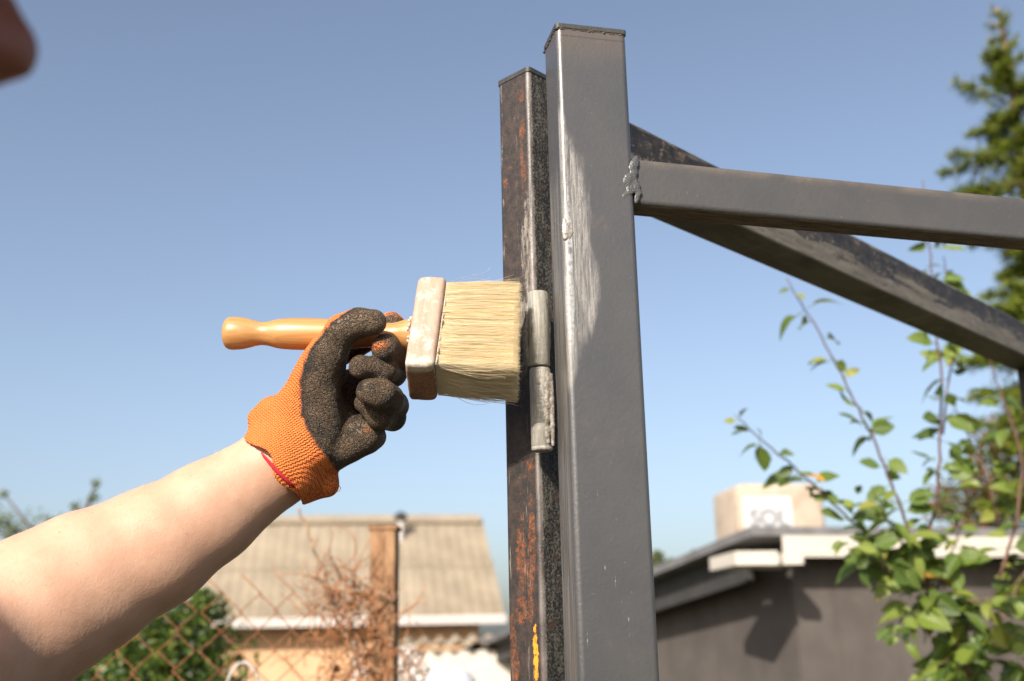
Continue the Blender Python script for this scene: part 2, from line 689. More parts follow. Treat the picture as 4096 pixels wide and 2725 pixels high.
# lean-to with a corrugated edge in front of the house
ld = dirv(4)
LP = at(1600, 2582, 10.5)
lean = thing('lean_to', 'low white lean-to with a wavy corrugated edge right of the rusty post', 'lean-to', Vector((LP.x, LP.y, 0)))
lu = (dirv(94) + Z * 0.05).normalized()
ln = ld.cross(lu).normalized()
for k in range(2):
    o = link('roof_sheet', sheet_mesh('roof_sheet', 0.90, 1.3, 5, 0.035, m_sheet, 0.008), lean)
    o.matrix_parent_inverse = Matrix.Identity(4)
    o.matrix_basis = Matrix.Translation(LP + ld * (0.88 * k - 0.5) - lean.location + ln * 0.01 * k) @ Matrix((ld, lu, ln)).transposed().to_4x4()
mb = MB()
p = LP + ld * 0.35 + dirv(94) * 0.8
mb.box(Vector((p.x, p.y, (LP.z - 0.06) / 2)), ld * 0.82, dirv(94) * 0.68, Z * ((LP.z - 0.06) / 2))
mb.build('wall', m_cream, lean)

# ------------------------------------------------------------------ foliage helpers
def leaf_material(name, stops, trans=0.35, rough=0.45, per='island'):
    n = NT(name)
    r = n.island() if per == 'island' else n.objrand()
    cr = n.node('ShaderNodeValToRGB')
    n.put(cr.inputs[0], r)
    el = cr.color_ramp.elements
    while len(el) < len(stops):
        el.new(0.5)
    for e, (p, c) in zip(el, stops):
        e.position = p
        e.color = (*c, 1)
    col = cr.outputs[0]
    n.done(col, rough, None, None, 0.4)
    tr = n.node('ShaderNodeBsdfTranslucent')
    n.put(tr.inputs[0], n.mix(0.5, col, (0.30, 0.36, 0.05), 'MIX'))
    ms = n.node('ShaderNodeMixShader')
    ms.inputs[0].default_value = trans
    n.t.links.new(n.b.outputs[0], ms.inputs[1])
    n.t.links.new(tr.outputs[0], ms.inputs[2])
    n.t.links.new(ms.outputs[0], n.t.nodes['Material Output'].inputs[0])
    return n.m

def leaf_cloud(blobs, count, size, rg, aspect=0.5):
    """many leaf-sized quads through a set of ellipsoidal clumps [(centre, (rx, ry, rz), weight)]"""
    mb = MB()
    tot = sum(b[2] for b in blobs)
    for c, r, w in blobs:
        for _ in range(int(count * w / tot)):
            d = Vector((rg.gauss(0, 1), rg.gauss(0, 1), rg.gauss(0, 1))).normalized() * (rg.random() ** 0.45)
            p = Vector(c) + Vector((d.x * r[0], d.y * r[1], d.z * r[2]))
            t = Vector((rg.gauss(0, 1), rg.gauss(0, 1), rg.gauss(0, 0.7))).normalized()
            u = t.orthogonal()
            u.rotate(Matrix.Rotation(rg.uniform(0, 6.28), 3, t))
            s = size * rg.uniform(0.6, 1.3)
            u = u.normalized() * s * aspect
            t = t * s
            mb.add([p - t * 0.5, p + u * 0.5, p + t * 0.5, p - u * 0.5], [(0, 1, 2, 3)], True)
    return mb

m_bark = plain('bark', (0.13, 0.09, 0.065), 0.9, 0.4, 30, 0.6, 0.003)
m_redbark = plain('young_bark', (0.17, 0.085, 0.065), 0.6, 0.4, 60, 0.3, 0.001)

# ------------------------------------------------------------------ conifer at the right edge
rg = random.Random(11)
ct = at(3990, 36, 7.0)
con = thing('conifer', 'tall young conifer with drooping light green needles at the right edge', 'conifer', Vector((ct.x, ct.y, 0)))
m_needle = leaf_material('needles', [(0.0, (0.06, 0.09, 0.015)), (0.4, (0.15, 0.20, 0.02)), (0.8, (0.24, 0.28, 0.03)), (1.0, (0.32, 0.31, 0.06))], 0.5, 0.6)
m_conbark = plain('conifer_bark', (0.36, 0.24, 0.13), 0.85, 0.4, 20, 0.5, 0.004)
hgt = ct.z
mb = MB()
npt = 14
path = [Vector((ct.x + 0.02 * sin(i * 1.3), ct.y, hgt * (1 - i / (npt - 1)))) for i in range(npt)]
mb.tube(path[::-1], [0.012 + 0.085 * (i / (npt - 1)) ** 0.9 for i in range(npt)][::-1], 8)
mb.build('trunk', m_conbark, con)
mbb, mbn = MB(), MB()
z = hgt - 0.10
while z > 0.9:
    below = hgt - z
    rad = min(0.08 + below * 0.30, 0.50) * rg.uniform(0.6, 1.2)
    if below < 0.6:
        rad = 0.06 + below * 0.22
    for k in range(6 if below > 0.5 else 4):
        a = rg.uniform(0, 2 * pi)
        zj = rg.uniform(-0.06, 0.06)
        L = rad * rg.uniform(0.65, 1.15)
        d = dirv(math.degrees(a))
        bp = []
        for i in range(6):
            t = i / 5
            rise = (0.75 if below < 0.7 else 0.32) * L * t - 0.30 * L * t * t * (0.3 if below < 0.7 else 1) + 0.10 * L * max(0, t - 0.6)
            bp.append(Vector((ct.x, ct.y, z + zj)) + d * (L * t) + Z * rise)
        mbb.tube(bp, [0.010 * (1 - 0.75 * i / 5) for i in range(6)], 5)
        nt = int(24 + 95 * L) if below > 0.5 else int(4 + 14 * below)
        for j in range(nt):
            t = rg.uniform(0.12, 1.0)
            i = min(int(t * 5), 4)
            p = bp[i].lerp(bp[i + 1], t * 5 - i)
            side = d.cross(Z) * rg.choice((-1, 1))
            sd_ = (side * rg.uniform(0.3, 1) + d * rg.uniform(0.1, 0.9) - Z * rg.uniform(-0.1, 0.6)).normalized()
            tl_ = rg.uniform(0.04, 0.22) * (1.25 - t) * min(1, L * 2.4)
            for q in range(5):
                pp = p + sd_ * (tl_ * q / 4)
                for w in range(2):
                    t2 = (sd_ + Vector((rg.gauss(0, 0.7), rg.gauss(0, 0.7), rg.gauss(0, 0.7)))).normalized() * rg.uniform(0.03, 0.075)
                    u = t2.orthogonal().normalized() * 0.0065
                    mbn.add([pp, pp + t2 * 0.5 + u, pp + t2, pp + t2 * 0.5 - u], [(0, 1, 2, 3)], True)
    z -= rg.uniform(0.10, 0.17) if below < 1 else rg.uniform(0.09, 0.15)
mbb.build('branches', m_conbark, con)['kind'] = 'stuff'
mbn.build('crown', m_needle, con, fix=False)['kind'] = 'stuff'

# reddish shrub beyond the sapling
rg = random.Random(21)
m_autumn = leaf_material('autumn_leaves', [(0.0, (0.07, 0.075, 0.02)), (0.5, (0.13, 0.12, 0.03)), (0.8, (0.19, 0.11, 0.03)), (1.0, (0.30, 0.10, 0.03))], 0.3, 0.6)
sp = at(4020, 2000, 5.0)
shrub = thing('shrub', 'olive and rust coloured shrub rising above the shed roof', 'shrub', Vector((sp.x, sp.y, 0)))
bl = []
for (u, v, r, w) in ((3760, 2010, .10, 1), (3900, 1950, .16, 2), (4040, 1900, .2, 3), (3990, 1780, .14, 2), (4090, 1720, .15, 2), (3860, 2080, .16, 2), (4010, 2080, .2, 3), (4180, 1950, .3, 4), (4200, 2200, .3, 3)):
    bl.append((at(u, v, 9.4), (r * 1.9, r * 1.7, r * 1.8), w))
leaf_cloud(bl, 5200, 0.06, rg, 0.6).build('crown', m_autumn, shrub, fix=False)
mb = MB()
b0 = at(4100, 2000, 9.4)
b0.z = 0
for c, r, w in bl:
    mb.tube([b0 + Vector((rg.uniform(-.1, .1), rg.uniform(-.1, .1), 0)), b0.lerp(c, 0.5) + Z * 0.2, c], [0.03, 0.018, 0.006], 6)
mb.build('trunk', m_bark, shrub)
shrub.location = (b0.x, b0.y, 0)
for o in shrub.children:
    o.matrix_parent_inverse = Matrix.Translation(-shrub.location)

# dark bush behind the wire mesh
rg = random.Random(31)
m_dkleaf = leaf_material('bush_leaves', [(0.0, (0.02, 0.042, 0.010)), (0.55, (0.05, 0.095, 0.018)), (0.9, (0.13, 0.19, 0.03)), (1.0, (0.22, 0.23, 0.06))], 0.35, 0.4)
bl = []
for (u, v, r, w) in ((330, 2720, .26, 3), (520, 2640, .24, 3), (640, 2560, .20, 3), (760, 2520, .15, 2), (720, 2680, .26, 4), (820, 2440, .07, .7), (560, 2780, .3, 4), (170, 2780, .25, 3), (850, 2700, .12, 1)):
    bl.append((at(u, v, 3.6), (r, r, r), w))
b0 = at(560, 2700, 3.6)
b0.z = 0
bush = thing('bush', 'dark green leafy bush behind the wire mesh under the forearm', 'bush', b0)
leaf_cloud(bl, 9000, 0.028, rg, 0.55).build('crown', m_dkleaf, bush, fix=False)
mb = MB()
for c, r, w in bl:
    mb.tube([b0 + Vector((rg.uniform(-.08, .08), rg.uniform(-.08, .08), 0)), b0.lerp(c, 0.5), c], [0.02, 0.014, 0.004], 6)
mb.build('trunk', m_bark, bush)

# far tree whose top shows above the forearm, and one beside the grey post
rg = random.Random(41)
m_farleaf = leaf_material('far_leaves', [(0.0, (0.10, 0.13, 0.06)), (0.6, (0.15, 0.18, 0.08)), (1.0, (0.21, 0.22, 0.11))], 0.45, 0.6)

def far_tree(label, spots, base, d, count, size, extra):
    bl = [(at(u, v, d), (r, r, r), w) for (u, v, r, w) in spots]
    b0 = at(*base, d)
    b0.z = 0
    t = thing('far_tree', label, 'tree', b0)
    leaf_cloud(bl, count, size, rg, 0.6).build('crown', m_farleaf, t, fix=False)
    mb = MB()
    hub = Vector((b0.x, b0.y, max(b[0].z for b in bl) * extra))
    mb.tube([b0, b0.lerp(hub, 0.5) + Vector((.05, 0, 0)), hub], [0.14, 0.10, 0.06], 8)
    for c, r, w in bl:
        mb.tube([hub - Z * 0.4, hub.lerp(c, 0.5), c], [0.04, 0.02, 0.008], 5)
    mb.build('trunk', m_bark, t)
far_tree('sparse pale tree top peeking above the forearm', ((385, 1935, .055, .7), (372, 1990, .06, .8), (305, 2025, .07, 1), (210, 2085, .07, 1), (330, 2070, .10, 2), (15, 1975, .05, .5), (20, 2080, .10, 1.5), (45, 2130, .10, 2), (-60, 2100, .3, 6), (150, 2180, .4, 10), (350, 2200, .4, 10), (80, 2400, .6, 12), (420, 2420, .5, 12)), (230, 2400), 11.0, 2600, 0.05, 0.75)
far_tree('faint bush top low beside the grey post above the shed verge', ((2630, 2230, .10, 2), (2680, 2260, .09, 1.5), (2590, 2260, .14, 2), (2780, 2215, .05, 1), (2740, 2290, .12, 2), (2660, 2400, .5, 8)), (2680, 2400), 14.5, 2400, 0.06, 0.7)

# ------------------------------------------------------------------ chain link fence
rg = random.Random(51)
fd = dirv(14)
FP = at(1535, 2108, 2.12)                      # top of the rusty post, middle of its front
n = NT('rusty_wire')
f = n.noise(n.P, 120, 4, 0.7)
m_wire = n.done(n.mix(n.step(f, 0.35, 0.65), (0.16, 0.065, 0.03), (0.30, 0.13, 0.06)), 0.85, 0.0, None, 0.3)
n = NT('rusty_post')
f = n.noise(n.scalev(n.P, (1, 1, 0.5)), 25, 6, 0.7)
c = n.mix(n.step(f, 0.35, 0.65), (0.19, 0.10, 0.05), (0.34, 0.20, 0.105))
m_rpost = n.done(c, 0.85, 0.0, n.bump(f, 0.5, 0.002), 0.3)
fence = thing('chain_link_fence', 'rusty chain link fence with a square rusty end post', 'fence', Vector((FP.x, FP.y, 0)))
mb = MB()
mb.prism(Vector((FP.x, FP.y, 0)) - dirv(-4) * 0.027, dirv(-4), dirv(86), 0.05, 0.05, 0.004, Z, 0, FP.z, 3)
mb.build('post', m_rpost, fence)
mb = MB()
mb.box(FP + dirv(86) * 0.025 - dirv(-4) * 0.002 - Z * 0.001, dirv(-4) * 0.028, dirv(86) * 0.028, Z * 0.004)
mb.build('cap', m_rpost, fence)
pz = 0.0345
topz = on_plane(1200, 2296, FP, dirv(104)).z
nst = int(topz / pz)
mb = MB()
path, rad = [], []
for i in range(nst + 1):
    x = pz * (0.5 + (0.5 if i % 2 else -0.5)) + (0.0015 if i % 2 else -0.0015)
    for (dx, dz, dy) in ((0, 0, 0.0016 if i % 2 else -0.0016),):
        path.append(fd * (x + dx) + Z * (topz - i * pz + dz) + dirv(104) * dy)
mb.tube(path, 0.0016, 5)
wire_me = mb.mesh('wire', m_wire)
w0 = FP - fd * 0.028
for k in range(44):
    o = link('wire', wire_me, fence)
    o.matrix_parent_inverse = Matrix.Identity(4)
    o.location = Vector((w0.x, w0.y, 0)) - fd * (pz * (k + 1)) - Vector((FP.x, FP.y, 0)) + Z * (rg.uniform(-0.002, 0.002) - pz * (k % 2)) + dirv(104) * rg.uniform(-0.001, 0.004)
    o.rotation_euler = (rg.uniform(-0.004, 0.004), rg.uniform(-0.006, 0.006), 0)
ep = FP - fd * (pz * 46)
mb = MB()
mb.prism(Vector((ep.x, ep.y, 0)), dirv(5), dirv(95), 0.05, 0.05, 0.004, Z, 0, FP.z - 0.05, 3)
mb.build('post', m_rpost, fence)

# pale wire hoop by the fence
m_pale = plain('pale_wire', (0.62, 0.55, 0.50), 0.5, 0.2, 20)
hp = [(905, 2740), (925, 2690), (955, 2655), (985, 2648), (1010, 2672), (1030, 2705), (1040, 2740), (1044, 2800), (1044, 2900)]
d_h = 2.05
mb = MB().tube([at(u, v, d_h) for u, v in [(900, 2900)] + hp], 0.003, 6)
o = mb.build('wire_hoop', m_pale)
tag(o, 'pale bent wire hoop standing before the mesh near the bottom', 'wire')

# dry vine climbing the rusty post
rg = random.Random(61)
m_stem = plain('dry_stem', (0.42, 0.27, 0.17), 0.8, 0.35, 60, 0.4, 0.001)
m_twig = plain('dry_twig', (0.40, 0.17, 0.07), 0.8, 0.4, 60)
m_dry = leaf_material('dry_leaves', [(0.0, (0.16, 0.055, 0.02)), (0.6, (0.30, 0.12, 0.045)), (1.0, (0.46, 0.24, 0.12))], 0.25, 0.7, 'obj')
vb = at(1420, 2800, 2.06)
vine = thing('dry_vine', 'tangled dry brown vine climbing the rusty fence post', 'dead vine', Vector((vb.x, vb.y, 0)))

def wiggle(pts, d, amp, seg=5, r=rg):
    out = []
    P = [at(u, v, d) for u, v in pts]
    for a, b in zip(P[:-1], P[1:]):
        for i in range(seg):
            t = i / seg
            out.append(a.lerp(b, t) + Vector((r.gauss(0, amp), r.gauss(0, amp), r.gauss(0, amp))))
    out.append(P[-1])
    return out
stems = [([(1195, 2030), (1235, 2130), (1275, 2240), (1310, 2340), (1345, 2440), (1390, 2560), (1440, 2680), (1460, 2800)], .0042),
         ([(1240, 2160), (1300, 2290), (1400, 2370), (1480, 2450), (1500, 2560), (1470, 2700), (1480, 2800)], .0026),
         ([(1310, 2180), (1330, 2260), (1420, 2340), (1500, 2360), (1580, 2410)], .0018),
         ([(1540, 2330), (1500, 2430), (1440, 2520), (1420, 2640), (1380, 2760)], .0024),
         ([(1600, 2380), (1540, 2470), (1560, 2580), (1500, 2700), (1520, 2820)], .0022)]
for pts, r in stems:
    path = wiggle(pts, 2.06, 0.003)
    mb = MB().tube(path, [r * (0.55 + 0.6 * i / len(path)) for i in range(len(path))], 6)
    mb.build('stem', m_stem, vine)
for k in range(165):
    v = 2250 + 520 * rg.random() ** 0.8
    cx = 1350 + (v - 2250) * 0.22
    wd = 60 + (v - 2250) * 0.35
    u = min(cx + rg.gauss(0.15, 0.55) * wd, 1640)
    p0 = at(u, v, 2.06 + rg.uniform(-0.05, 0.05))
    d = Vector((rg.gauss(0, 1), rg.gauss(0, 0.5), rg.gauss(0, 1))).normalized()
    pts = [p0]
    for i in range(6):
        d = (d + Vector((rg.gauss(0, .5), rg.gauss(0, .4), rg.gauss(0, .5)))).normalized()
        pts.append(pts[-1] + d * rg.uniform(0.012, 0.028))
    mb = MB().tube(pts, [0.0014 * (1 - 0.5 * i / 6) for i in range(7)], 4)
    mb.build('twig', m_twig, vine)
mb = MB()
gv = []
for i in range(5):
    for j, wx in enumerate((-1, 0, 1)):
        t = i / 4
        w = 0.45 * sin(pi * min(max(t, 0.03), 0.97)) ** 0.8
        gv.append((wx * w, t, 0.22 * sin(t * 3) + 0.25 * abs(wx) * w + (0.06 if (i + j) % 2 else 0)))
fcs = [(i * 3 + j, i * 3 + j + 1, i * 3 + j + 4, i * 3 + j + 3) for i in range(4) for j in range(2)]
mb.add(gv, fcs, True)
dry_me = mb.mesh('dry_leaf', m_dry)
for k in range(75):
    v = 2330 + 440 * rg.random() ** 0.7
    cx = 1370 + (v - 2250) * 0.2
    wd = 50 + (v - 2250) * 0.32
    u = min(cx + rg.gauss(0.1, 0.55) * wd, 1620)
    o = link('dry_leaf', dry_me, vine)
    o.matrix_parent_inverse = Matrix.Identity(4)
    p = at(u, v, 2.06 + rg.uniform(-0.06, 0.05)) - vine.location
    s = rg.uniform(0.010, 0.022)
    o.matrix_basis = Matrix.Translation(p) @ Matrix.Rotation(rg.uniform(0, 6.28), 4, Vector((rg.gauss(0, 1), rg.gauss(0, 1), rg.gauss(0, 1))).normalized()) @ Matrix.Diagonal((s, s, s, 1))

# white blossoms and a pale tank just beyond the fence
rg = random.Random(71)
m_petal = leaf_material('petals', [(0.0, (0.78, 0.72, 0.68)), (0.7, (0.86, 0.83, 0.80)), (1.0, (0.70, 0.58, 0.50))], 0.2, 0.7)
fb = at(1640, 2700, 3.2)
flw = thing('flowering_shrub', 'white blossom heads right beside the rusty fence post', 'flowers', Vector((fb.x, fb.y, 0)))
mb = MB()
for (u, v, r) in ((1620, 2625, .035), (1640, 2660, .04), (1615, 2690, .035), (1660, 2690, .04), (1690, 2680, .025), (1640, 2715, .04), (1620, 2770, .04)):
    c = at(u, v, 3.2)
    lc = leaf_cloud([(c, (r, r, r), 1)], 260, 0.014, rg, 0.8)
    lc.build('flower_head', m_petal, flw, fix=False)
    mb.tube([Vector((fb.x, fb.y, 0)), Vector((fb.x, fb.y, c.z - 0.2)), c], [0.006, 0.004, 0.003], 5)
mb.build('stem', m_stem, flw)
m_tank = plain('pale_plastic', (0.58, 0.57, 0.61), 0.45, 0.06, 4)
tc_ = at(1790, 2664, 5.0)
mb = MB().lathe(Vector((tc_.x, tc_.y, 0)), Z, [(0, .13), (tc_.z - .35, .14), (tc_.z - .12, .142), (tc_.z - .06, .13), (tc_.z - .025, .10), (tc_.z - .006, .05), (tc_.z, .01)], 28)
o = mb.build('water_tank', m_tank)
tag(o, 'rounded pale lavender white plastic tank top by the bottom edge', 'tank')

# ------------------------------------------------------------------ fruit sapling, leaf by leaf
rg = random.Random(81)
OV = 4096 / 2357
n = NT('sapling_leaf')
r = n.objrand()
cr = n.node('ShaderNodeValToRGB')
n.put(cr.inputs[0], r)
el = cr.color_ramp.elements
stops = [(0.0, (0.055, 0.095, 0.018)), (0.35, (0.095, 0.15, 0.024)), (0.7, (0.16, 0.22, 0.034)), (0.9, (0.21, 0.26, 0.045)), (1.0, (0.26, 0.26, 0.05))]
while len(el) < len(stops):
    el.new(0.5)
for e, (p, c) in zip(el, stops):
    e.position, e.color = p, (*c, 1)
sepx = n.node('ShaderNodeSeparateXYZ')
n.put(sepx.inputs[0], n.P)
vein = n.math('ABSOLUTE', sepx.outputs[0])
rib = n.math('ABSOLUTE', n.math('SINE', n.math('ADD', n.math('MULTIPLY', sepx.outputs[1], 26), n.math('MULTIPLY', vein, -18))))
c = n.mix(n.math('MULTIPLY', n.step(vein, 0.03, 0.0), 0.6), cr.outputs[0], (0.22, 0.26, 0.10))
edge = n.step(n.math('ADD', n.noise(n.P, 3, 3), n.math('MULTIPLY', sepx.outputs[1], 0.25)), 0.72, 0.86)
c = n.mix(n.math('MULTIPLY', edge, n.step(r, 0.4, 0.8)), c, (0.20, 0.10, 0.03))
n.done(c, 0.42, None, n.bump(rib, 0.25, 0.02), 0.45)
tr = n.node('ShaderNodeBsdfTranslucent')
n.put(tr.inputs[0], n.mix(0.5, c, (0.33, 0.40, 0.05)))
ms = n.node('ShaderNodeMixShader')
ms.inputs[0].default_value = 0.33
n.t.links.new(n.b.outputs[0], ms.inputs[1])
n.t.links.new(tr.outputs[0], ms.inputs[2])
n.t.links.new(ms.outputs[0], n.t.nodes['Material Output'].inputs[0])
m_sleaf = n.m
m_yleaf = plain('yellow_leaf', (0.55, 0.26, 0.03), 0.5, 0.4, 2)

def leaf_mesh(mat, wid, curl, fold, seed):
    r = random.Random(seed)
    gv = []
    N = 7
    for i in range(N):
        t = i / (N - 1)
        w = wid * (sin(pi * t ** 0.85) ** 0.75 if 0 < t < 1 else 0.012)
        for wx in (-1, -0.55, 0, 0.55, 1):
            zz = -curl * t * t + fold * abs(wx) * w * 1.2 + r.gauss(0, 0.012)
            gv.append((wx * w * (1 + r.gauss(0, 0.05)), t, zz))
    fcs = [(i * 5 + j, i * 5 + j + 1, i * 5 + j + 6, i * 5 + j + 5) for i in range(N - 1) for j in range(4)]
    mb = MB().add(gv, fcs, True)
    mb.tube([(0, -0.28, 0.04), (0, -0.1, 0.0), (0, 0.02, 0.0)], 0.016, 4)
    return mb.mesh('leaf', mat)
leaf_mes = [leaf_mesh(m_sleaf, w, c, f, i) for i, (w, c, f) in enumerate(((.30, .15, .35), (.34, .30, .25), (.27, .45, .45), (.36, .05, .15), (.30, .6, .3)))]
yleaf = leaf_mesh(m_yleaf, .30, .3, .3, 9)
tb = at(2330 * OV, 1700 * OV, 2.25)
sap = thing('fruit_sapling', 'leafy young fruit sapling with reddish shoots in front of the shed', 'sapling', Vector((tb.x, tb.y, 0)))
branches = [  # points in overview pixels, depth at start and end, radius at start, leaf spacing, spread
    ([(1693, 955), (1740, 1000), (1790, 1045), (1870, 1112), (1960, 1200), (2050, 1280)], 2.12, 2.25, .0016, 20, 1.0),
    ([(1810, 640), (1845, 700), (1880, 755), (1920, 830), (1950, 890), (1985, 960), (2010, 1010), (2045, 1095), (2075, 1170), (2105, 1265)], 2.2, 2.25, .0017, 25, .9),
    ([(2122, 415), (2135, 500), (2140, 590), (2152, 690), (2158, 780), (2168, 880), (2165, 960), (2163, 1060), (2155, 1170), (2125, 1265)], 2.3, 2.25, .0018, 26, .9),
    ([(2172, 590), (2178, 650), (2205, 760), (2180, 900), (2170, 1000)], 2.36, 2.30, .0014, 24, .9),
    ([(2275, 830), (2310, 920), (2335, 990), (2357, 1080), (2340, 1200), (2300, 1330)], 2.4, 2.3, .002, 26, 1.0),
    ([(2010, 1130), (2040, 1190), (2085, 1260), (2125, 1330)], 2.15, 2.25, .0016, 12, 1.3),
    ([(1950, 1260), (2010, 1290), (2070, 1320), (2130, 1350)], 2.15, 2.25, .0016, 11, 1.3),
    ([(2220, 1180), (2200, 1250), (2170, 1320), (2150, 1380)], 2.3, 2.25, .0016, 11, 1.3),
    ([(2060, 1460), (2100, 1420), (2140, 1390)], 2.15, 2.25, .0016, 9, 1.2),
    ([(2330, 1370), (2270, 1380), (2210, 1390), (2165, 1400)], 2.2, 2.27, .0018, 10, 1.2),
    ([(2345, 1470), (2290, 1450), (2230, 1450), (2190, 1440)], 2.2, 2.28, .0018, 11, 1.2),
    ([(2150, 1540), (2190, 1510), (2225, 1500)], 2.15, 2.3, .0018, 10, 1.2),
    ([(2357, 1540), (2300, 1520), (2250, 1520)], 2.2, 2.3, .0018, 9, 1.2),
    ([(2380, 1280), (2350, 1330), (2320, 1400), (2280, 1460)], 2.35, 2.3, .0018, 16, 1.1),
    ([(2200, 940), (2230, 1010), (2270, 1090), (2300, 1200)], 2.45, 2.35, .0014, 16, 1.0),
    ([(2100, 1262), (2130, 1330), (2165, 1410), (2200, 1490), (2240, 1570), (2330, 1700)], 2.25, 2.25, .0045, 24, 1.2)]
nleaf = 0
rest = MB()
tips = (0, 1, 2, 3, 4, 14)
for bi, (pts, d0, d1, r0, space, spread) in enumerate(branches):
    P = []
    for i, (a, b) in enumerate(pts):
        P.append(at(a * OV, b * OV, d0 + (d1 - d0) * i / (len(pts) - 1)))
    if bi == len(branches) - 1:
        P.append(Vector((tb.x, tb.y, 0)))
    fine = []
    for a, b in zip(P[:-1], P[1:]):
        for i in range(4):
            fine.append(a.lerp(b, i / 4) + Vector((rg.gauss(0, .0012), rg.gauss(0, .0012), 0)))
    fine.append(P[-1])
    rr_ = [r0 * (0.65 + 1.3 * i / len(fine)) for i in range(len(fine))]
    if bi == len(branches) - 1:
        rr_ = [r0 * (0.8 + 1.6 * i / len(fine)) for i in range(len(fine))]
    MB().tube(fine, rr_, 6).build('trunk' if bi == len(branches) - 1 else 'branch', m_redbark, sap)
    # leaves along it
    dist = 0.0
    side = 1
    for a, b in zip(fine[:-1], fine[1:]):
        if b.z < 1.2:
            break
        t = (b - a).normalized()
        dist += (b - a).length
        sp_ = space * (0.0016 if bi in tips else 0.0014)
        while dist > sp_:
            dist -= sp_ * rg.uniform(0.7, 1.3)
            for rep in range(rg.choice((1, 2, 2, 3, 4)) if bi in tips else rg.choice((1, 2, 3))):
                side = -side
                out = (RIGHT * side * rg.uniform(0.4, 1.0) + TOW * rg.uniform(-0.7, 0.8) - t * rg.uniform(0.0, 0.5) - Z * rg.uniform(-0.25, 0.75)).normalized()
                nrm = (SUN * rg.uniform(0.2, 1.0) + Z * rg.uniform(0.0, 0.9) + Vector((rg.gauss(0, .5), rg.gauss(0, .5), rg.gauss(0, .4)))).normalized()
                xax = out.cross(nrm).normalized()
                nz_ = xax.cross(out).normalized()
                tip = bi in tips
                s = rg.uniform(0.028, 0.060) if tip else rg.uniform(0.040, 0.072)
                near_tip = (fine[0] - a).length < 0.06
                if near_tip:
                    s *= 0.6
                me = yleaf if rg.random() < 0.007 else rg.choice(leaf_mes)
                base = a + out * (0.30 * s) + Vector((rg.gauss(0, .004), rg.gauss(0, .004), rg.gauss(0, .004))) * (1 if tip else 3)
                M4 = Matrix((xax * s, out * s, nz_ * s)).transposed().to_4x4()
                if nleaf < 300:
                    o = link('leaf', me, sap)
                    o.matrix_parent_inverse = Matrix.Identity(4)
                    o.matrix_basis = Matrix.Translation(base - sap.location) @ M4
                else:                                   # past the first 300 the rest is one mass
                    M4 = Matrix.Translation(base) @ M4
                    rest.add([M4 @ v_.co for v_ in me.vertices], [tuple(p_.vertices) for p_ in me.polygons], True)
                nleaf += 1
m_rest = leaf_material('sapling_foliage', [(0.0, (0.055, 0.095, 0.018)), (0.35, (0.095, 0.15, 0.024)), (0.7, (0.16, 0.22, 0.034)), (1.0, (0.24, 0.25, 0.045))], 0.36, 0.42)
if rest.v:
    rest.build('foliage', m_rest, sap, fix=False)['kind'] = 'stuff'
print('sapling leaves', nleaf)
# ------------------------------------------------------------------ steel frame with the rusty post and its long beam
dA, nA = dirv(13), dirv(103)
cA = Vector((0.04142, 0.78314, 0))
TOPA = 1.989
dr, dl = dirv(45.8), dirv(135.8)
cB = Vector((0.01887, 0.83352, 0))
TOPB = 1.9787

def face_coords(n, o, d):
    """horizontal coordinate along d from o, and height, both in millimetres"""
    s = n.math('MULTIPLY', n.math('SUBTRACT', n.vmath('DOT_PRODUCT', n.P, tuple(d)), o.dot(d)), 1000)
    sp = n.node('ShaderNodeSeparateXYZ')
    n.put(sp.inputs[0], n.P)
    return s, n.math('MULTIPLY', sp.outputs[2], 1000)

def patch(n, s, z, o, d, nrm, u, v, rs, rz, wob, soft=0.35):
    """worn patch centred where the photographed point (u, v) meets the face; radii in mm"""
    p = on_plane(u, v, o, nrm)
    s0, z0 = (p - o).dot(d) * 1000, p.z * 1000
    a = n.math('POWER', n.math('DIVIDE', n.math('SUBTRACT', s, s0), rs), 2)
    b = n.math('POWER', n.math('DIVIDE', n.math('SUBTRACT', z, z0), rz), 2)
    q = n.math('ADD', n.math('ADD', a, b), wob)
    return n.step(q, 1 + soft, 1 - soft)

def maxm(n, ms):
    r = ms[0]
    for m in ms[1:]:
        r = n.math('MAXIMUM', r, m)
    return r

n = NT('rusty_steel')
s, z = face_coords(n, cB, dl)
s2, _ = face_coords(n, cB, dr)
vz = n.scalev(n.P, (1, 1, 0.35))
fine = n.noise(n.P, 900, 3, 0.7)
mid_ = n.noise(n.P, 130, 6, 0.7)
strk = n.noise(n.scalev(n.P, (1, 1, 0.10)), 420, 5, 0.7)
base = n.mix(n.step(mid_, 0.35, 0.7), (0.018, 0.0145, 0.0135), (0.052, 0.034, 0.026))
base = n.mix(n.math('MULTIPLY', n.step(fine, 0.55, 0.75), 0.5), base, (0.062, 0.045, 0.036))
wob = n.math('MULTIPLY', n.math('SUBTRACT', n.noise(n.P, 160, 6, 0.75), 0.5), 5.5)
onleft = n.step(s2, 1.2, 0.4)
LN = dirv(45.8)
rust = maxm(n, [patch(n, s, z, cB, dl, LN, u, v, rs, rz, wob) for (u, v, rs, rz) in
    ((2086, 382, 3.0, 7), (2089, 512, 3.4, 9), (2098, 688, 2.5, 8), (2023, 730, 2.5, 5), (2088, 640, 1.5, 26), (2128, 2171, 3.4, 30), (2120, 2350, 3.0, 25), (2090, 2440, 7, 10), (2122, 1862, 3.5, 6), (2050, 2560, 4, 22), (2085, 2240, 5, 30), (2060, 2660, 4, 20))])
rust = n.math('MULTIPLY', rust, n.step(n.noise(n.P, 230, 7, 0.85), 0.42, 0.66))
speck = n.math('MULTIPLY', n.step(n.noise(n.P, 210, 6, 0.75), 0.60, 0.68), 0.7)
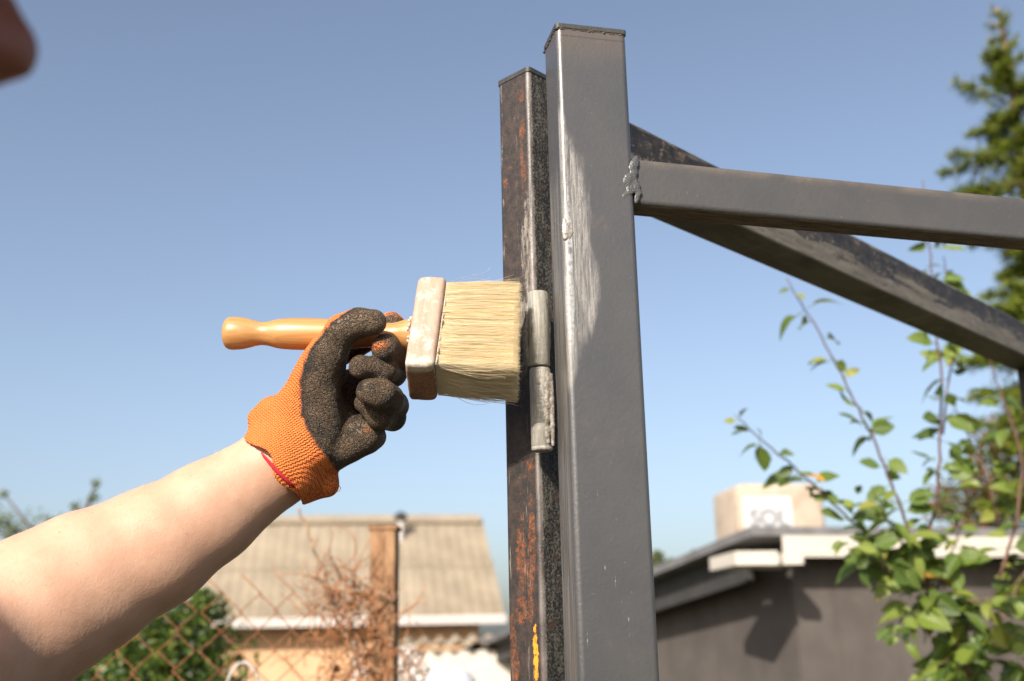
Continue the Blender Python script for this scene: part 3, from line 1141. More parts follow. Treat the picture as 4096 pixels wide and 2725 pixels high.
rust = n.math('MULTIPLY', n.math('MAXIMUM', rust, speck), onleft)
rcol = n.mix(n.noise(n.P, 300, 4, 0.7), (0.10, 0.032, 0.013), (0.38, 0.115, 0.025))
c = n.mix(rust, base, rcol)
yel = n.math('MULTIPLY', maxm(n, [patch(n, s, z, cB, dl, LN, 2143, 2630, 2.4, 21, wob, .2)]), onleft)
c = n.mix(n.math('MULTIPLY', yel, n.step(n.noise(n.P, 500, 3), 0.3, 0.45)), c, (0.80, 0.30, 0.02))
# pale scrapes running along the edges and a bare streak above the hinge
pale = n.math('MULTIPLY', n.step(strk, 0.56, 0.66), n.math('MAXIMUM', patch(n, s, z, cB, dl, LN, 2022, 1500, 2.2, 900, 0.0), n.math('MULTIPLY', patch(n, s, z, cB, dl, LN, 2095, 1600, 4, 900, 0.0), 0.5)))
bare = maxm(n, [patch(n, s, z, cB, dl, LN, 2112, 1010, 4.2, 48, wob), patch(n, s, z, cB, dl, LN, 2092, 1010, 2.0, 22, wob), patch(n, s, z, cB, dl, LN, 2098, 1330, 5.0, 35, wob)])
bare = n.math('MULTIPLY', bare, n.step(n.math('ADD', n.math('MULTIPLY', strk, .5), n.math('MULTIPLY', n.noise(n.scalev(n.P, (1, 1, .3)), 230, 5, .75), .5)), 0.40, 0.60))
pale = n.math('MULTIPLY', n.math('MAXIMUM', pale, bare), n.step(s2, 6, 2))
c = n.mix(n.math('MULTIPLY', pale, 0.85), c, (0.27, 0.24, 0.20))
# mottled lichen-like scale on the other face and the beam
onright = n.step(s2, 2.0, 3.2)
low = n.step(s, 8, 2)
m1 = n.step(n.math('ADD', n.math('MULTIPLY', n.noise(n.P, 480, 4, 0.7), .7), n.math('MULTIPLY', n.noise(n.scalev(n.P, (1, 1, .3)), 110, 4, 0.6), .3)), 0.44, 0.60)
cr_ = n.mix(m1, (0.014, 0.012, 0.010), (0.125, 0.115, 0.088))
cr_ = n.mix(n.step(n.noise(n.P, 90, 3), 0.60, 0.70), cr_, (0.06, 0.035, 0.022))
c = n.mix(n.math('MULTIPLY', onright, low), c, cr_)
# the rounded corner: rubbed metal, with its edge highlight put into the colour
corner = n.math('MULTIPLY', n.step(n.math('ADD', n.math('MAXIMUM', s, 0.0), n.math('MAXIMUM', s2, 0.0)), 4.6, 2.6), n.step(strk, 0.25, 0.5))
c = n.mix(n.math('MULTIPLY', corner, n.math('MULTIPLY', n.step(n.noise(n.P, 20, 4), .3, .65), 0.6)), c, (0.24, 0.21, 0.185))
h = n.math('ADD', n.math('MULTIPLY', mid_, 0.6), n.math('MULTIPLY', fine, 0.5))
h = n.math('ADD', h, n.math('MULTIPLY', m1, n.math('MULTIPLY', onright, 0.6)))
m_rust = n.done(c, n.math('SUBTRACT', 0.62, n.math('MULTIPLY', corner, 0.25)), 0.0, n.bump(h, 0.6, 0.0008), 0.5)

n = NT('beam_steel')
s, z = face_coords(n, cB, dr)
strk = n.noise(n.comb(n.math('MULTIPLY', s, 0.012), n.math('MULTIPLY', z, 0.09), n.vmath('DOT_PRODUCT', n.P, tuple(dl * 40))), 1.0, 6, 0.65)
big = n.noise(n.comb(n.math('MULTIPLY', s, 0.010), n.math('MULTIPLY', z, 0.055), 0.0), 1.0, 4, 0.55, 0.6)
c = n.mix(n.step(strk, 0.35, 0.65), (0.085, 0.072, 0.054), (0.155, 0.136, 0.106))
# dark unscraped band along the upper half of the side
zr_ = n.math('DIVIDE', n.math('SUBTRACT', z, (TOPB - 0.06) * 1000), 60)
band = n.math('MULTIPLY', n.step(n.math('ADD', zr_, n.math('MULTIPLY', n.math('SUBTRACT', big, 0.5), 1.1)), 0.38, 0.46), n.step(n.math('ADD', zr_, n.math('MULTIPLY', n.math('SUBTRACT', strk, 0.5), 0.5)), 1.00, 0.90))
c = n.mix(band, c, n.mix(n.step(n.noise(n.P, 60, 5, 0.7), .4, .7), (0.014, 0.014, 0.016), (0.048, 0.036, 0.028)))
c = n.mix(n.math('MULTIPLY', n.step(n.noise(n.P, 45, 5, 0.7), 0.62, 0.72), band), c, (0.17, 0.11, 0.07))
c = n.mix(n.math('MULTIPLY', n.step(n.noise(n.P, 320, 4, 0.7), 0.55, 0.66), n.step(n.math('ABSOLUTE', n.math('SUBTRACT', zr_, n.math('ADD', 0.48, n.math('MULTIPLY', n.math('SUBTRACT', 0.5, big), 1.1)))), 0.12, 0.04)), c, (0.30, 0.26, 0.21))
c = n.mix(n.math('MULTIPLY', n.step(n.noise(n.comb(n.math('MULTIPLY', s, 0.03), n.math('MULTIPLY', z, 0.12), 3.3), 1.0, 6, 0.7), 0.56, 0.64), 0.75), c, (0.03, 0.026, 0.022))
c = n.mix(n.math('MULTIPLY', n.step(n.noise(n.comb(n.math('MULTIPLY', s, 0.05), n.math('MULTIPLY', z, 0.22), 7.7), 1.0, 6, 0.75), 0.60, 0.66), 0.8), c, (0.27, 0.235, 0.19))
m_beam = n.done(c, 0.62, 0.0, n.bump(n.noise(n.P, 200, 5, 0.7), 0.35, 0.0008), 0.4)
m_cap = plain('dark_cap', (0.055, 0.052, 0.050), 0.5, 0.4, 300, 0.4, 0.0005)

fr_ = thing('steel_frame', 'rusty unpainted steel post with its long slanting top beam behind the grey gate', 'steel frame', cB)
WB = 0.0375
MB().prism(cB, dr, dl, 0.040, WB, 0.004, Z, 0, TOPB - 0.0045, 7).build('post', m_rust, fr_)
bm = MB()
bm.prism(cB - dr * 0.0006 - dl * 0.0006, dr, dl, 0.0412, WB + 0.0012, 0.0035, Z, TOPB - 0.0042, TOPB, 6)
bm.build('cap', m_cap, fr_)
MB().prism(cB + dr * 0.0405 + Z * (TOPB - 0.061) + dl * 0.0015, dl, Z, 0.050, 0.060, 0.004, dr, 0, 1.21, 5).build('beam', m_beam, fr_)
MB().prism(cB + dr * 1.2105 + dl * 0.001, dr, dl, 0.040, 0.045, 0.004, Z, 0, TOPB, 5).build('post', m_rust, fr_)

# ------------------------------------------------------------------ painted gate
n = NT('grey_paint')
s, z = face_coords(n, cA, dA)
sb_, _ = face_coords(n, cA, nA)
strk = n.noise(n.scalev(n.P, (1, 1, 0.045)), 700, 6, 0.75)
strk2 = n.noise(n.scalev(n.P, (1, 1, 0.03)), 260, 5, 0.7)
c = n.mix(n.step(n.noise(n.P, 22, 5, 0.6), 0.3, 0.75), (0.052, 0.051, 0.052), (0.063, 0.060, 0.058))
c = n.mix(n.math('MULTIPLY', n.step(n.noise(n.P, 35, 6, 0.7), 0.58, 0.74), 0.35), c, (0.13, 0.095, 0.062))
wob = n.math('MULTIPLY', n.math('SUBTRACT', n.noise(n.scalev(n.P, (1, 1, .25)), 90, 5, 0.7), 0.5), 1.6)
FN = -nA
onfront = n.step(sb_, 4.5, 3.0)
tops = n.math('MULTIPLY', n.step(z, 1945, 1985), 0.42)
c = n.mix(tops, c, (0.125, 0.09, 0.062))
# metal rubbed bare round the weld spot
rub = maxm(n, [patch(n, s, z, cA, dA, FN, 2268, 1000, 20, 90, wob), patch(n, s, z, cA, dA, FN, 2250, 720, 6, 60, wob), patch(n, s, z, cA, dA, FN, 2310, 1120, 16, 46, wob), patch(n, s, z, cA, dA, FN, 2275, 1330, 8, 40, wob)])
rub = n.math('MULTIPLY', n.math('MULTIPLY', rub, onfront), n.step(strk, 0.26, 0.58))
rub = n.math('MULTIPLY', rub, n.step(n.noise(n.scalev(n.P, (1, 1, .12)), 160, 5, .75), .20, .58))
c = n.mix(n.math('MULTIPLY', rub, 0.9), c, (0.25, 0.23, 0.205))
rub2 = n.math('MULTIPLY', n.math('MULTIPLY', maxm(n, [patch(n, s, z, cA, dA, FN, 2270, 850, 2.6, 26, wob), patch(n, s, z, cA, dA, FN, 2277, 985, 2.6, 26, wob), patch(n, s, z, cA, dA, FN, 2282, 1230, 3.0, 34, wob)]), onfront), n.step(strk2, 0.4, 0.55))
c = n.mix(n.math('MULTIPLY', rub2, n.math('MULTIPLY', n.step(n.noise(n.P, 300, 4, .7), .35, .6), 0.6)), c, (0.42, 0.43, 0.44))
# side face by the hinge, filed
side = n.math('MULTIPLY', n.step(sb_, 3.0, 5.0), n.step(n.noise(n.scalev(n.P, (1, 1, 0.02)), 500, 5, 0.75), 0.42, 0.62))
side = n.math('MULTIPLY', side, n.math('MULTIPLY', n.step(z, 1880, 1840), n.step(s, 2.0, 0.5)))
c = n.mix(n.math('MULTIPLY', side, 0.8), c, (0.21, 0.19, 0.168))
# scratches, dots and the pen line under the cap
dots = n.step(n.voro(n.P, 150, 'F1'), 0.045, 0.030)
c = n.mix(n.math('MULTIPLY', dots, 0.7), c, (0.32, 0.30, 0.28))
pen = n.math('MULTIPLY', n.step(n.math('ABSOLUTE', n.math('SUBTRACT', z, n.math('ADD', 1977.5, n.math('MULTIPLY', n.noise(n.P, 40, 2), 1.0)))), 0.75, 0.45), n.math('MAXIMUM', n.math('MULTIPLY', onfront, n.step(s, 2.0, 2.6)), n.step(sb_, 2.5, 4)))
pen = n.math('MULTIPLY', pen, n.step(s, 60.5, 59.5))
c = n.mix(pen, c, (0.055, 0.045, 0.045))
scr = maxm(n, [patch(n, s, z, cA, dA, FN, u, v, .25, rz, 0.0, .4) for (u, v, rz) in ((2390, 1970, 2.6), (2462, 2330, 4.5), (2515, 2480, 3), (2518, 2530, 4), (2420, 2270, 1.6), (2350, 2560, 5))])
c = n.mix(n.math('MULTIPLY', scr, n.step(n.noise(n.P, 500, 3), .4, .6)), c, (0.30, 0.26, 0.22))
h = n.math('ADD', n.math('MULTIPLY', n.noise(n.P, 330, 3, 0.55), 1.3), n.math('MULTIPLY', n.noise(n.P, 60, 3, 0.5), 1.2))
h2 = n.math('MULTIPLY', n.math('SUBTRACT', strk, 0.5), n.math('MAXIMUM', rub, n.math('MULTIPLY', n.step(s, 6, 0), 0.7)))
nb = n.bump(h, 0.27, 0.0007)
nb = n.bump(h2, 0.7, 0.0009, nb)
m_paint = n.done(c, 0.40, 0.0, nb, 0.5, Coat_Weight=0.45, Coat_Roughness=0.28)

n = NT('crossbar_paint')
c = n.mix(n.step(n.noise(n.P, 22, 5, 0.6), 0.3, 0.75), (0.057, 0.055, 0.055), (0.069, 0.065, 0.061))
_, zc = face_coords(n, cA, dA)
sc_, _ = face_coords(n, cA, dA)
edge0 = 1875.2
zrel = n.math('ADD', n.math('SUBTRACT', edge0, zc), n.math('MULTIPLY', sc_, -0.022))
c = n.mix(n.math('MULTIPLY', n.step(zrel, 9, 2), n.math('MULTIPLY', n.step(n.noise(n.P, 30, 5, .6), .3, .7), 0.55)), c, (0.155, 0.12, 0.09))
dots = n.step(n.voro(n.P, 130, 'F1'), 0.040, 0.025)
c = n.mix(n.math('MULTIPLY', dots, 0.7), c, (0.50, 0.45, 0.40))
lines = n.noise(n.comb(n.math('MULTIPLY', sc_, 0.004), n.math('MULTIPLY', zrel, 0.9), 0.0), 1.0, 4, 0.7)
under = n.step(n.vmath('DOT_PRODUCT', n.node('ShaderNodeNewGeometry').outputs['Normal'], (0, 0, -1)), 0.75, 0.95)
under_streak = n.noise(n.comb(n.math('MULTIPLY', sc_, 0.03), n.vmath('DOT_PRODUCT', n.P, tuple(nA * 420)), 0.0), 1.0, 6, 0.75)
c = n.mix(under, c, n.mix(n.step(under_streak, 0.35, 0.65), (0.07, 0.045, 0.03), (0.27, 0.20, 0.14)))  # underside streaked brown: light bounced from below put into the colour
nb = n.bump(n.noise(n.P, 260, 3, 0.55), 0.5, 0.0006)
nb = n.bump(lines, n.math('MULTIPLY', n.step(zrel, 24, 38), 0.35), 0.0006, nb)
m_bar = n.done(c, n.math('ADD', 0.42, n.math('MULTIPLY', under, 0.45)), 0.0, nb, 0.5)

gate = thing('gate_frame', 'grey painted steel gate post with a welded crossbar running out to the right', 'gate', cA)
MB().prism(cA, dA, nA, 0.060, 0.040, 0.0045, Z, 0, TOPA - 0.0042, 8).build('post', m_paint, gate)
MB().prism(cA - dA * 0.0006 - nA * 0.0006, dA, nA, 0.0612, 0.0412, 0.003, Z, TOPA - 0.0038, TOPA, 6).build('cap', m_cap, gate)
m_capweld = plain('ragged_weld', (0.12, 0.09, 0.06), 0.6, 0.6, 400, 0.6, 0.0006)
rg = random.Random(7)
mb = MB()
for side_d, ln_, o_, out_ in ((dA, 0.060, cA, -nA), (nA, 0.040, cA, -dA)):
    path, rad = [], []
    for i in range(70):
        path.append(o_ + side_d * (ln_ * i / 69) + Z * (TOPA - 0.0044 - abs(rg.gauss(0, 0.0005))) + out_ * rg.uniform(-0.0003, 0.0003))
        rad.append(max(0.0002, rg.gauss(0.00055, 0.00035)))
    mb.tube(path, rad, 6)
mb.build('cap_weld', m_capweld, gate)
# crossbar: tube 40 x 25 with a slight sag
bdir = (dA * 0.36 - Z * 0.0077).normalized()
bup = (Z - bdir * Z.dot(bdir)).normalized()
MB().prism(cA + dA * 0.0604 + nA * 0.0025 + Z * 1.8345, bup, nA, 0.0405, 0.026, 0.0045, bdir, 0, 1.5, 8).build('crossbar', m_bar, gate)
MB().prism(cA + dA * 1.562, dA, nA, 0.060, 0.040, 0.0045, Z, 0, TOPA - 0.0042, 6).build('post', m_bar, gate)
# weld bead between post and crossbar, painted over
def lumps(cl, seed):
    """lumpy bead from overlapping ellipsoids [(point, rx, ry, rz)] given in axes (a, b, c)"""
    mb = MB()
    for (p, a, b, cc_) in cl:
        v, f = [], []
        NU, NV = 10, 7
        for i in range(NV):
            th = pi * i / (NV - 1)
            for k in range(NU):
                ph = 2 * pi * k / NU
                q = a * (sin(th) * cos(ph)) + b * (sin(th) * sin(ph)) + cc_ * cos(th)
                v.append(p + q * (1 + 0.12 * mnoise.noise(p * 900 + q * 700)))
        for i in range(NV - 1):
            for k in range(NU):
                f.append((i * NU + k, i * NU + (k + 1) % NU, (i + 1) * NU + (k + 1) % NU, (i + 1) * NU + k))
        mb.add(v, f, True)
    return mb
m_bead = plain('painted_weld', (0.068, 0.066, 0.064), 0.38, 0.15, 60, 0.5, 0.0005, spec=0.6)

def weld(chains, nrm, k, fk, h, name, mat, parent, amp=0.0):
    """smooth lumpy weld metal: chains of (point, radius) flattened along nrm"""
    pts = [q for ch in chains for q in ch]
    lo = np.min([np.array(p) - r * 1.6 - .002 for p, r in pts], 0)
    hi = np.max([np.array(p) + r * 1.6 + .002 for p, r in pts], 0)
    W_ = Field(lo, hi, h)
    for ch in chains:
        if len(ch) == 1:
            ch = [ch[0], ch[0]]
        for (p, r), (p2, r2) in zip(ch[:-1], ch[1:]):
            W_.cone(p, p2, r, r2, k, nrm, fk)
    v, q = W_.surface()
    if amp:
        v = np.array([Vector(p) + nrm * (mnoise.noise(Vector(p) * 700) * amp) for p in v])
    return np_mesh(name, v, q, mat, parent)

def chain_on(pts, o, nn, rs):
    return [(on_plane(u, v, o, nn), r * rs) for (u, v, r) in pts]
R1 = 2.6e-4
weld([chain_on(c_, cA + nA * 0.0004, nA, R1) for c_ in (
    [(2546, 632, 8), (2538, 655, 12), (2530, 672, 11), (2538, 690, 9)],
    [(2538, 690, 9), (2514, 714, 13), (2506, 728, 11), (2516, 742, 9)],
    [(2535, 714, 9), (2540, 726, 9)],
    [(2548, 738, 9), (2540, 752, 10), (2522, 764, 9), (2506, 778, 7), (2494, 788, 7)],
    [(2550, 750, 7), (2556, 770, 7), (2548, 792, 6), (2545, 806, 6)],
    [(2520, 742, 6), (2512, 756, 5)])], nA, .0026, .32, .0004, 'weld_bead', m_bead, gate, .0003)
m_spot = plain('bare_weld', (0.42, 0.38, 0.33), 0.35, 0.35, 300, 0.5, 0.0006, metal=0.3)
weld([chain_on(c_, cA + nA * 0.0006, nA, R1) for c_ in (
    [(2258, 880, 6), (2262, 905, 11), (2264, 930, 12), (2262, 950, 9)],
    [(2276, 912, 6), (2282, 930, 9), (2276, 950, 7)])], nA, .0010, .6, .00045, 'weld_spot', m_spot, gate, .0003)

# ------------------------------------------------------------------ hinge
n = NT('hinge_steel')
strk = n.noise(n.scalev(n.P, (1, 1, 0.08)), 520, 6, 0.75)
c = n.mix(n.step(strk, 0.35, 0.65), (0.20, 0.185, 0.152), (0.36, 0.335, 0.285))
c = n.mix(n.step(n.noise(n.scalev(n.P, (1, 1, .35)), 190, 6, .75), 0.60, 0.70), c, (0.055, 0.048, 0.043))
m_hinge = n.done(c, 0.55, 0.1, n.bump(n.math('ADD', strk, n.noise(n.P, 260, 5, .7)), 0.7, 0.0009), 0.5)
n = NT('hinge_weld')
f = n.noise(n.P, 240, 6, 0.7)
c = n.mix(n.step(f, 0.35, 0.7), (0.11, 0.088, 0.066), (0.25, 0.23, 0.195))
c = n.mix(n.step(n.noise(n.P, 120, 4, .7), 0.62, 0.72), c, (0.22, 0.11, 0.05))
m_hweld = n.done(c, 0.5, 0.15, n.bump(f, 0.7, 0.0008), 0.5)
r_ = ray(2159, 1470)
HC = EYEV + r_ * (0.8185 / r_.y)
HC.z = 0
def hz(v):
    r_ = ray(2159, v)
    return (EYEV + r_ * (0.8185 / r_.y)).z
HR = 0.0082
zt_, zm_, zb_ = hz(1171), hz(1472), hz(1806)
hinge = thing('hinge', 'welded pin hinge with two bare steel barrels between the rusty and grey posts', 'hinge', HC + Z * zb_)
MB().lathe(HC + Z * (zm_ + .0008), Z, [(0, HR * .93), (.0006, HR), (zt_ - zm_ - .0022, HR), (zt_ - zm_ - .0012, HR * .95), (zt_ - zm_ - .0008, HR * .86)], 32).build('barrel', m_hinge, hinge)
MB().lathe(HC + Z * zb_, Z, [(0, HR * .9), (.0007, HR * .98), (.0028, HR), (.0031, HR * .97), (.0034, HR), (zm_ - zb_ - .002, HR), (zm_ - zb_ - .0008, HR * .92)], 32).build('barrel', m_hinge, hinge)
MB().lathe(HC + Z * (zm_ - .002), Z, [(0, HR * .6), (.004, HR * .6)], 16).build('pin', m_cap, hinge)
HO = HC - Vector((0, HR * .80, 0))
HN = Vector((0, 1, 0))
weld([chain_on(c_, HO, HN, 1.6e-4) for c_ in (
    [(2188, 1490, 12), (2192, 1520, 17), (2186, 1545, 19), (2190, 1575, 15), (2184, 1600, 16), (2190, 1622, 18)],
    [(2190, 1622, 18), (2184, 1650, 15), (2190, 1676, 13), (2182, 1700, 12), (2190, 1720, 17), (2186, 1745, 14), (2192, 1768, 11)],
    [(2168, 1712, 9), (2172, 1730, 12), (2166, 1748, 8)], [(2176, 1548, 16)], [(2176, 1640, 13)], [(2178, 1662, 10)],
    [(2204, 1500, 10), (2208, 1600, 11), (2210, 1700, 11), (2212, 1780, 8)])], HN, .0011, .62, .0005, 'weld_bead', m_hweld, hinge, .0002)
HO2 = HC + Vector((0, HR * .15, 0))
weld([chain_on(c_, HO2, HN, 1.8e-4) for c_ in (
    [(2114, 1200, 6), (2110, 1250, 10), (2104, 1310, 15), (2106, 1360, 13), (2112, 1410, 12), (2114, 1460, 7)],
    [(2186, 1190, 8), (2190, 1240, 10), (2194, 1310, 9), (2196, 1400, 8)])], HN, .0009, .75, .0005, 'weld_bead', m_hweld, hinge, .0005)

# ------------------------------------------------------------------ brush
PX = 0.6378 / 4 * 0.83 / F                    # metres per point of the close-up used for the hand and brush
def q1(X, Y, zz=0.0):
    """close-up point (X, Y) at zz metres towards the camera from the handle's own depth"""
    return at(850 + .6378 * X, 1050 + .6378 * Y, 0.83) + TOW * zz
TA = radians(35)
bx = (q1(1250, 455) - q1(70, 443)).normalized()
bh = (UP - bx * UP.dot(bx)).normalized()
bw = bx.cross(bh).normalized()
bh, bw = bh * cos(TA) - bw * sin(TA), bw * cos(TA) + bh * sin(TA)     # leaning back at the top
BC = q1(1350, 476)
BH, BT = 0.0830, 0.051
brush = thing('paint_brush', 'wide flat paint brush with pale bristles and a varnished wooden handle held in the glove', 'paint brush', BC)
n = NT('varnished_wood')
xs = n.vmath('DOT_PRODUCT', n.P, tuple(bx))
gr = n.noise(n.comb(n.math('MULTIPLY', xs, 18), n.vmath('DOT_PRODUCT', n.P, tuple(bh * 520)), n.vmath('DOT_PRODUCT', n.P, tuple(bw * 520))), 1.0, 5, 0.6, 0.5)
fl = n.noise(n.comb(n.math('MULTIPLY', xs, 140), n.vmath('DOT_PRODUCT', n.P, tuple(bh * 1800)), n.vmath('DOT_PRODUCT', n.P, tuple(bw * 1800))), 1.0, 2, 0.5)
c = n.mix(n.step(gr, 0.3, 0.7), (0.40, 0.185, 0.055), (0.50, 0.255, 0.09))
c = n.mix(n.math('MULTIPLY', n.step(fl, 0.62, 0.75), 0.45), c, (0.36, 0.15, 0.04))
m_wood = n.done(c, 0.40, 0.0, n.bump(gr, 0.12, 0.0006), 0.45, Coat_Weight=0.18, Coat_Roughness=0.28)
prof = [(70, 40), (73, 62), (80, 80), (92, 95), (108, 102), (125, 104), (160, 103), (195, 99), (235, 90), (275, 78), (305, 73), (335, 74), (365, 80), (400, 90), (440, 96), (500, 100), (580, 101), (680, 99), (780, 95), (880, 88), (980, 80), (1060, 76), (1120, 75), (1155, 80), (1185, 90), (1215, 99), (1240, 104), (1262, 105)]
hs = q1(0, 443)
MB().lathe(hs + bx * 0, bx, [(X * PX, r * PX) for X, r in prof], 36).build('handle', m_wood, brush)

n = NT('worn_block_wood')
gr = n.noise(n.comb(n.math('MULTIPLY', n.vmath('DOT_PRODUCT', n.P, tuple(bx)), 420), n.vmath('DOT_PRODUCT', n.P, tuple(bh * 60)), n.vmath('DOT_PRODUCT', n.P, tuple(bw * 60))), 1.0, 5, 0.65)
ys = n.vmath('DOT_PRODUCT', n.vmath('SUBTRACT', n.P, tuple(BC)), tuple(bh * 1000))
ws = n.vmath('DOT_PRODUCT', n.vmath('SUBTRACT', n.P, tuple(BC)), tuple(bw * 1000))
c = n.mix(n.step(gr, 0.3, 0.7), (0.37, 0.24, 0.17), (0.43, 0.305, 0.235))
smear = n.step(n.noise(n.P, 90, 6, 0.7, 0.4), 0.50, 0.66)
c = n.mix(n.math('MULTIPLY', smear, 0.75), c, (0.52, 0.445, 0.40))
crust = n.step(n.math('ADD', ys, n.math('MULTIPLY', n.math('SUBTRACT', n.noise(n.P, 110, 5, .7), .5), 18)), -33, -36)
endg = n.step(n.math('ADD', ys, n.math('MULTIPLY', n.math('SUBTRACT', n.noise(n.P, 140, 5, .7), .5), 7)), -38.4, -39.6)
c = n.mix(crust, c, n.mix(n.step(n.noise(n.P, 300, 3), .35, .6), (0.42, 0.33, 0.23), (0.58, 0.51, 0.43)))
endc = n.mix(n.step(n.noise(n.P, 320, 5, .7), .4, .65), (0.26, 0.13, 0.075), (0.36, 0.20, 0.12))
near = n.step(n.math('ADD', ws, n.math('MULTIPLY', n.math('SUBTRACT', n.noise(n.P, 100, 5, .7), .5), 16)), 20, 14)
c = n.mix(n.math('MULTIPLY', endg, near), c, endc)
m_block = n.done(c, 0.75, 0.0, n.bump(n.noise(n.P, 260, 6, 0.7), 0.5, 0.001), 0.3)
bm = bmesh.new()
bmesh.ops.create_cube(bm, size=1)
for vv in bm.verts:
    x, y, w = vv.co
    wid = 0.0218
    vv.co = BC + bx * (x * wid + 0.0028 * y * 2) + bh * (y * BH) + bw * (w * BT)
bmesh.ops.bevel(bm, geom=bm.edges[:], offset=0.0042, segments=4, affect='EDGES', profile=0.5)
bmesh.ops.subdivide_edges(bm, edges=[e for e in bm.edges if e.calc_length() > 0.012], cuts=5, use_grid_fill=True)
for vv in bm.verts:
    d = mnoise.noise(vv.co * 130) * 0.0006 + mnoise.noise(vv.co * 420) * 0.0003
    vv.co += vv.normal * d
me = bpy.data.meshes.new('block')
bm.to_mesh(me)
bm.free()
me.materials.append(m_block)
me.polygons.foreach_set('use_smooth', [True] * len(me.polygons))
link('block', me, brush)
# dried paint lumps where the handle meets the block
m_dried = plain('dried_paint', (0.50, 0.41, 0.34), 0.6, 0.1, 200, 0.4, 0.0006)
wl = []
rg = random.Random(13)
for i in range(26):
    a = rg.uniform(0, 2 * pi)
    p = q1(1243, 452) + (bh * cos(a) + bw * sin(a)) * (103 * PX) + bx * rg.gauss(0, .0006)
    s_ = rg.uniform(.0008, .002)
    wl.append((p, bx * s_ * 0.8, bh * s_, bw * s_))
for i in range(16):
    y, w = rg.uniform(-.5, .5) * BH * .9, BT * 0.5 - 0.0025
    p = BC + bx * (0.0122 + 0.0056 * y / BH * 1.0) + bh * y + bw * (w + rg.uniform(-.002, .0005))
    s_ = rg.uniform(.0006, .0015)
    wl.append((p, bx * s_ * .6, bh * s_ * 2.2, bw * s_))
o = lumps(wl, 6).build('dried_paint', m_dried, brush)
o['kind'] = 'stuff'

n = NT('bristle')
r = n.island()
c = n.mix(r, (0.88, 0.76, 0.52), (0.97, 0.91, 0.76))
c = n.mix(n.step(r, 0.90, 0.97), c, (0.97, 0.93, 0.82))
n.done(c, 0.5, 0.0, None, 0.35)
tr = n.node('ShaderNodeBsdfTranslucent')
n.put(tr.inputs[0], c)
ms = n.node('ShaderNodeMixShader')
ms.inputs[0].default_value = 0.45
n.t.links.new(n.b.outputs[0], ms.inputs[1])
n.t.links.new(tr.outputs[0], ms.inputs[2])
n.t.links.new(ms.outputs[0], n.t.nodes['Material Output'].inputs[0])
m_bris = n.m
rg = np.random.default_rng(5)
V, Fc = [], []
def strand(p0, p1, mid, r0, ns=5):
    global V
    o = len(V)
    t = np.array((p1 - p0).normalized())
    a1 = np.array(Vector(t).orthogonal().normalized())
    a2 = np.cross(t, a1)
    for i in range(ns):
        u = i / (ns - 1)
        c = np.array(p0) * (1 - u) + np.array(p1) * u + np.array(mid) * (4 * u * (1 - u))
        rr = r0 * (1 - 0.55 * u)
        for k in range(3):
            a = 2 * pi * k / 3
            V.append(c + (a1 * cos(a) + a2 * sin(a)) * rr)
    for i in range(ns - 1):
        for k in range(3):
            a, b = o + i * 3 + k, o + i * 3 + (k + 1) % 3
            Fc.append((a, b, b + 3, a + 3))
LB = 0.0605
def bpos(y, w, out, spread=1.0, l=None):
    """point on the bristle bundle: y, w in -1..1, out 0..1 along the strand"""
    sh = 0.0056 * (y * 0.5)
    fan = 1.0 + 0.05 * out * spread
    length = (LB - 0.0015 - 0.0020 * y) if l is None else l
    return BC + bx * (0.0112 + sh * 0.9 + length * out) + bh * (y * (BH * 0.5 - 0.0035) * fan - 0.0028 * out * 0.9) + bw * (w * (BT * 0.5 - 0.004) * fan)
for i in range(5200):
    y, w = rg.uniform(-1, 1), rg.uniform(-1, 1)
    if i < 3600:                                  # most of them on the outside of the bundle
        e = rg.integers(0, 4)
        q = 1 - abs(rg.normal(0, 0.05))
        if e < 2: w = q
        elif e == 2: y = -q
        else: y = q if rg.random() < .6 else y
        if e == 3 and rg.random() < .4: w = -q
    cl = 0.010 * math.sin(y * 37 + 3 * math.sin(w * 11)) + 0.012 * math.sin(w * 29 + 2 * math.sin(y * 7))
    y1 = y + rg.normal(0, 0.022) + cl
    w1 = w + rg.normal(0, 0.035) + cl
    p0 = bpos(y, w, 0)
    L = LB - 0.0015 - 0.0020 * y + rg.normal(0, 0.0009) - abs(rg.normal(0, 0.0012))
    p1 = bpos(y1, w1, 1, 1, L)
    mid = bh * rg.normal(0, 0.0005) + bw * rg.normal(0, 0.0007)
    strand(p0, p1, mid, rg.uniform(0.00010, 0.00021))
for i in range(240):                              # unruly ones on the under side
    y, w = -1.0 + abs(rg.normal(0, .05)), rg.uniform(-1, 1)
    p0 = bpos(y, w, rg.uniform(0, 0.3))
    p1 = bpos(y + rg.normal(-0.02, 0.05), np.clip(w + rg.normal(0, 0.4), -1.1, 1.1), rg.uniform(0.5, 1.02))
    strand(p0, p1, bh * rg.normal(-0.0012, 0.001) + bw * rg.normal(0, .002), rg.uniform(.00012, .00024), 7)
for i in range(110):                               # fly-away hairs above and below
    top = rg.random() < 0.6
    y = 1.0 if top else -1.0
    w = rg.uniform(-1, 1)
    o1 = rg.uniform(0.55, 1.02)
    p0 = bpos(y, w, rg.uniform(0, .6))
    p1 = bpos(y, w + rg.normal(0, .15), o1) + bh * (1 if top else -1) * abs(rg.normal(0.0012, 0.0032))
    strand(p0, p1, bh * (1 if top else -1) * abs(rg.normal(0, .0012)), 0.00010, 8)
pth = [(1480, 118), (1540, 95), (1620, 75), (1690, 62), (1725, 45), (1745, 20)]
V2 = len(V)
for a, b in zip(pth[:-1], pth[1:]):
    strand(q1(*a, -.01), q1(*b, -.01), Vector((0, 0, 0)), 0.00010, 3)
bo = np_mesh('bristles', np.array(V), np.array(Fc), m_bris, brush, False)
bo['kind'] = 'stuff'
n = NT('bristle_core')
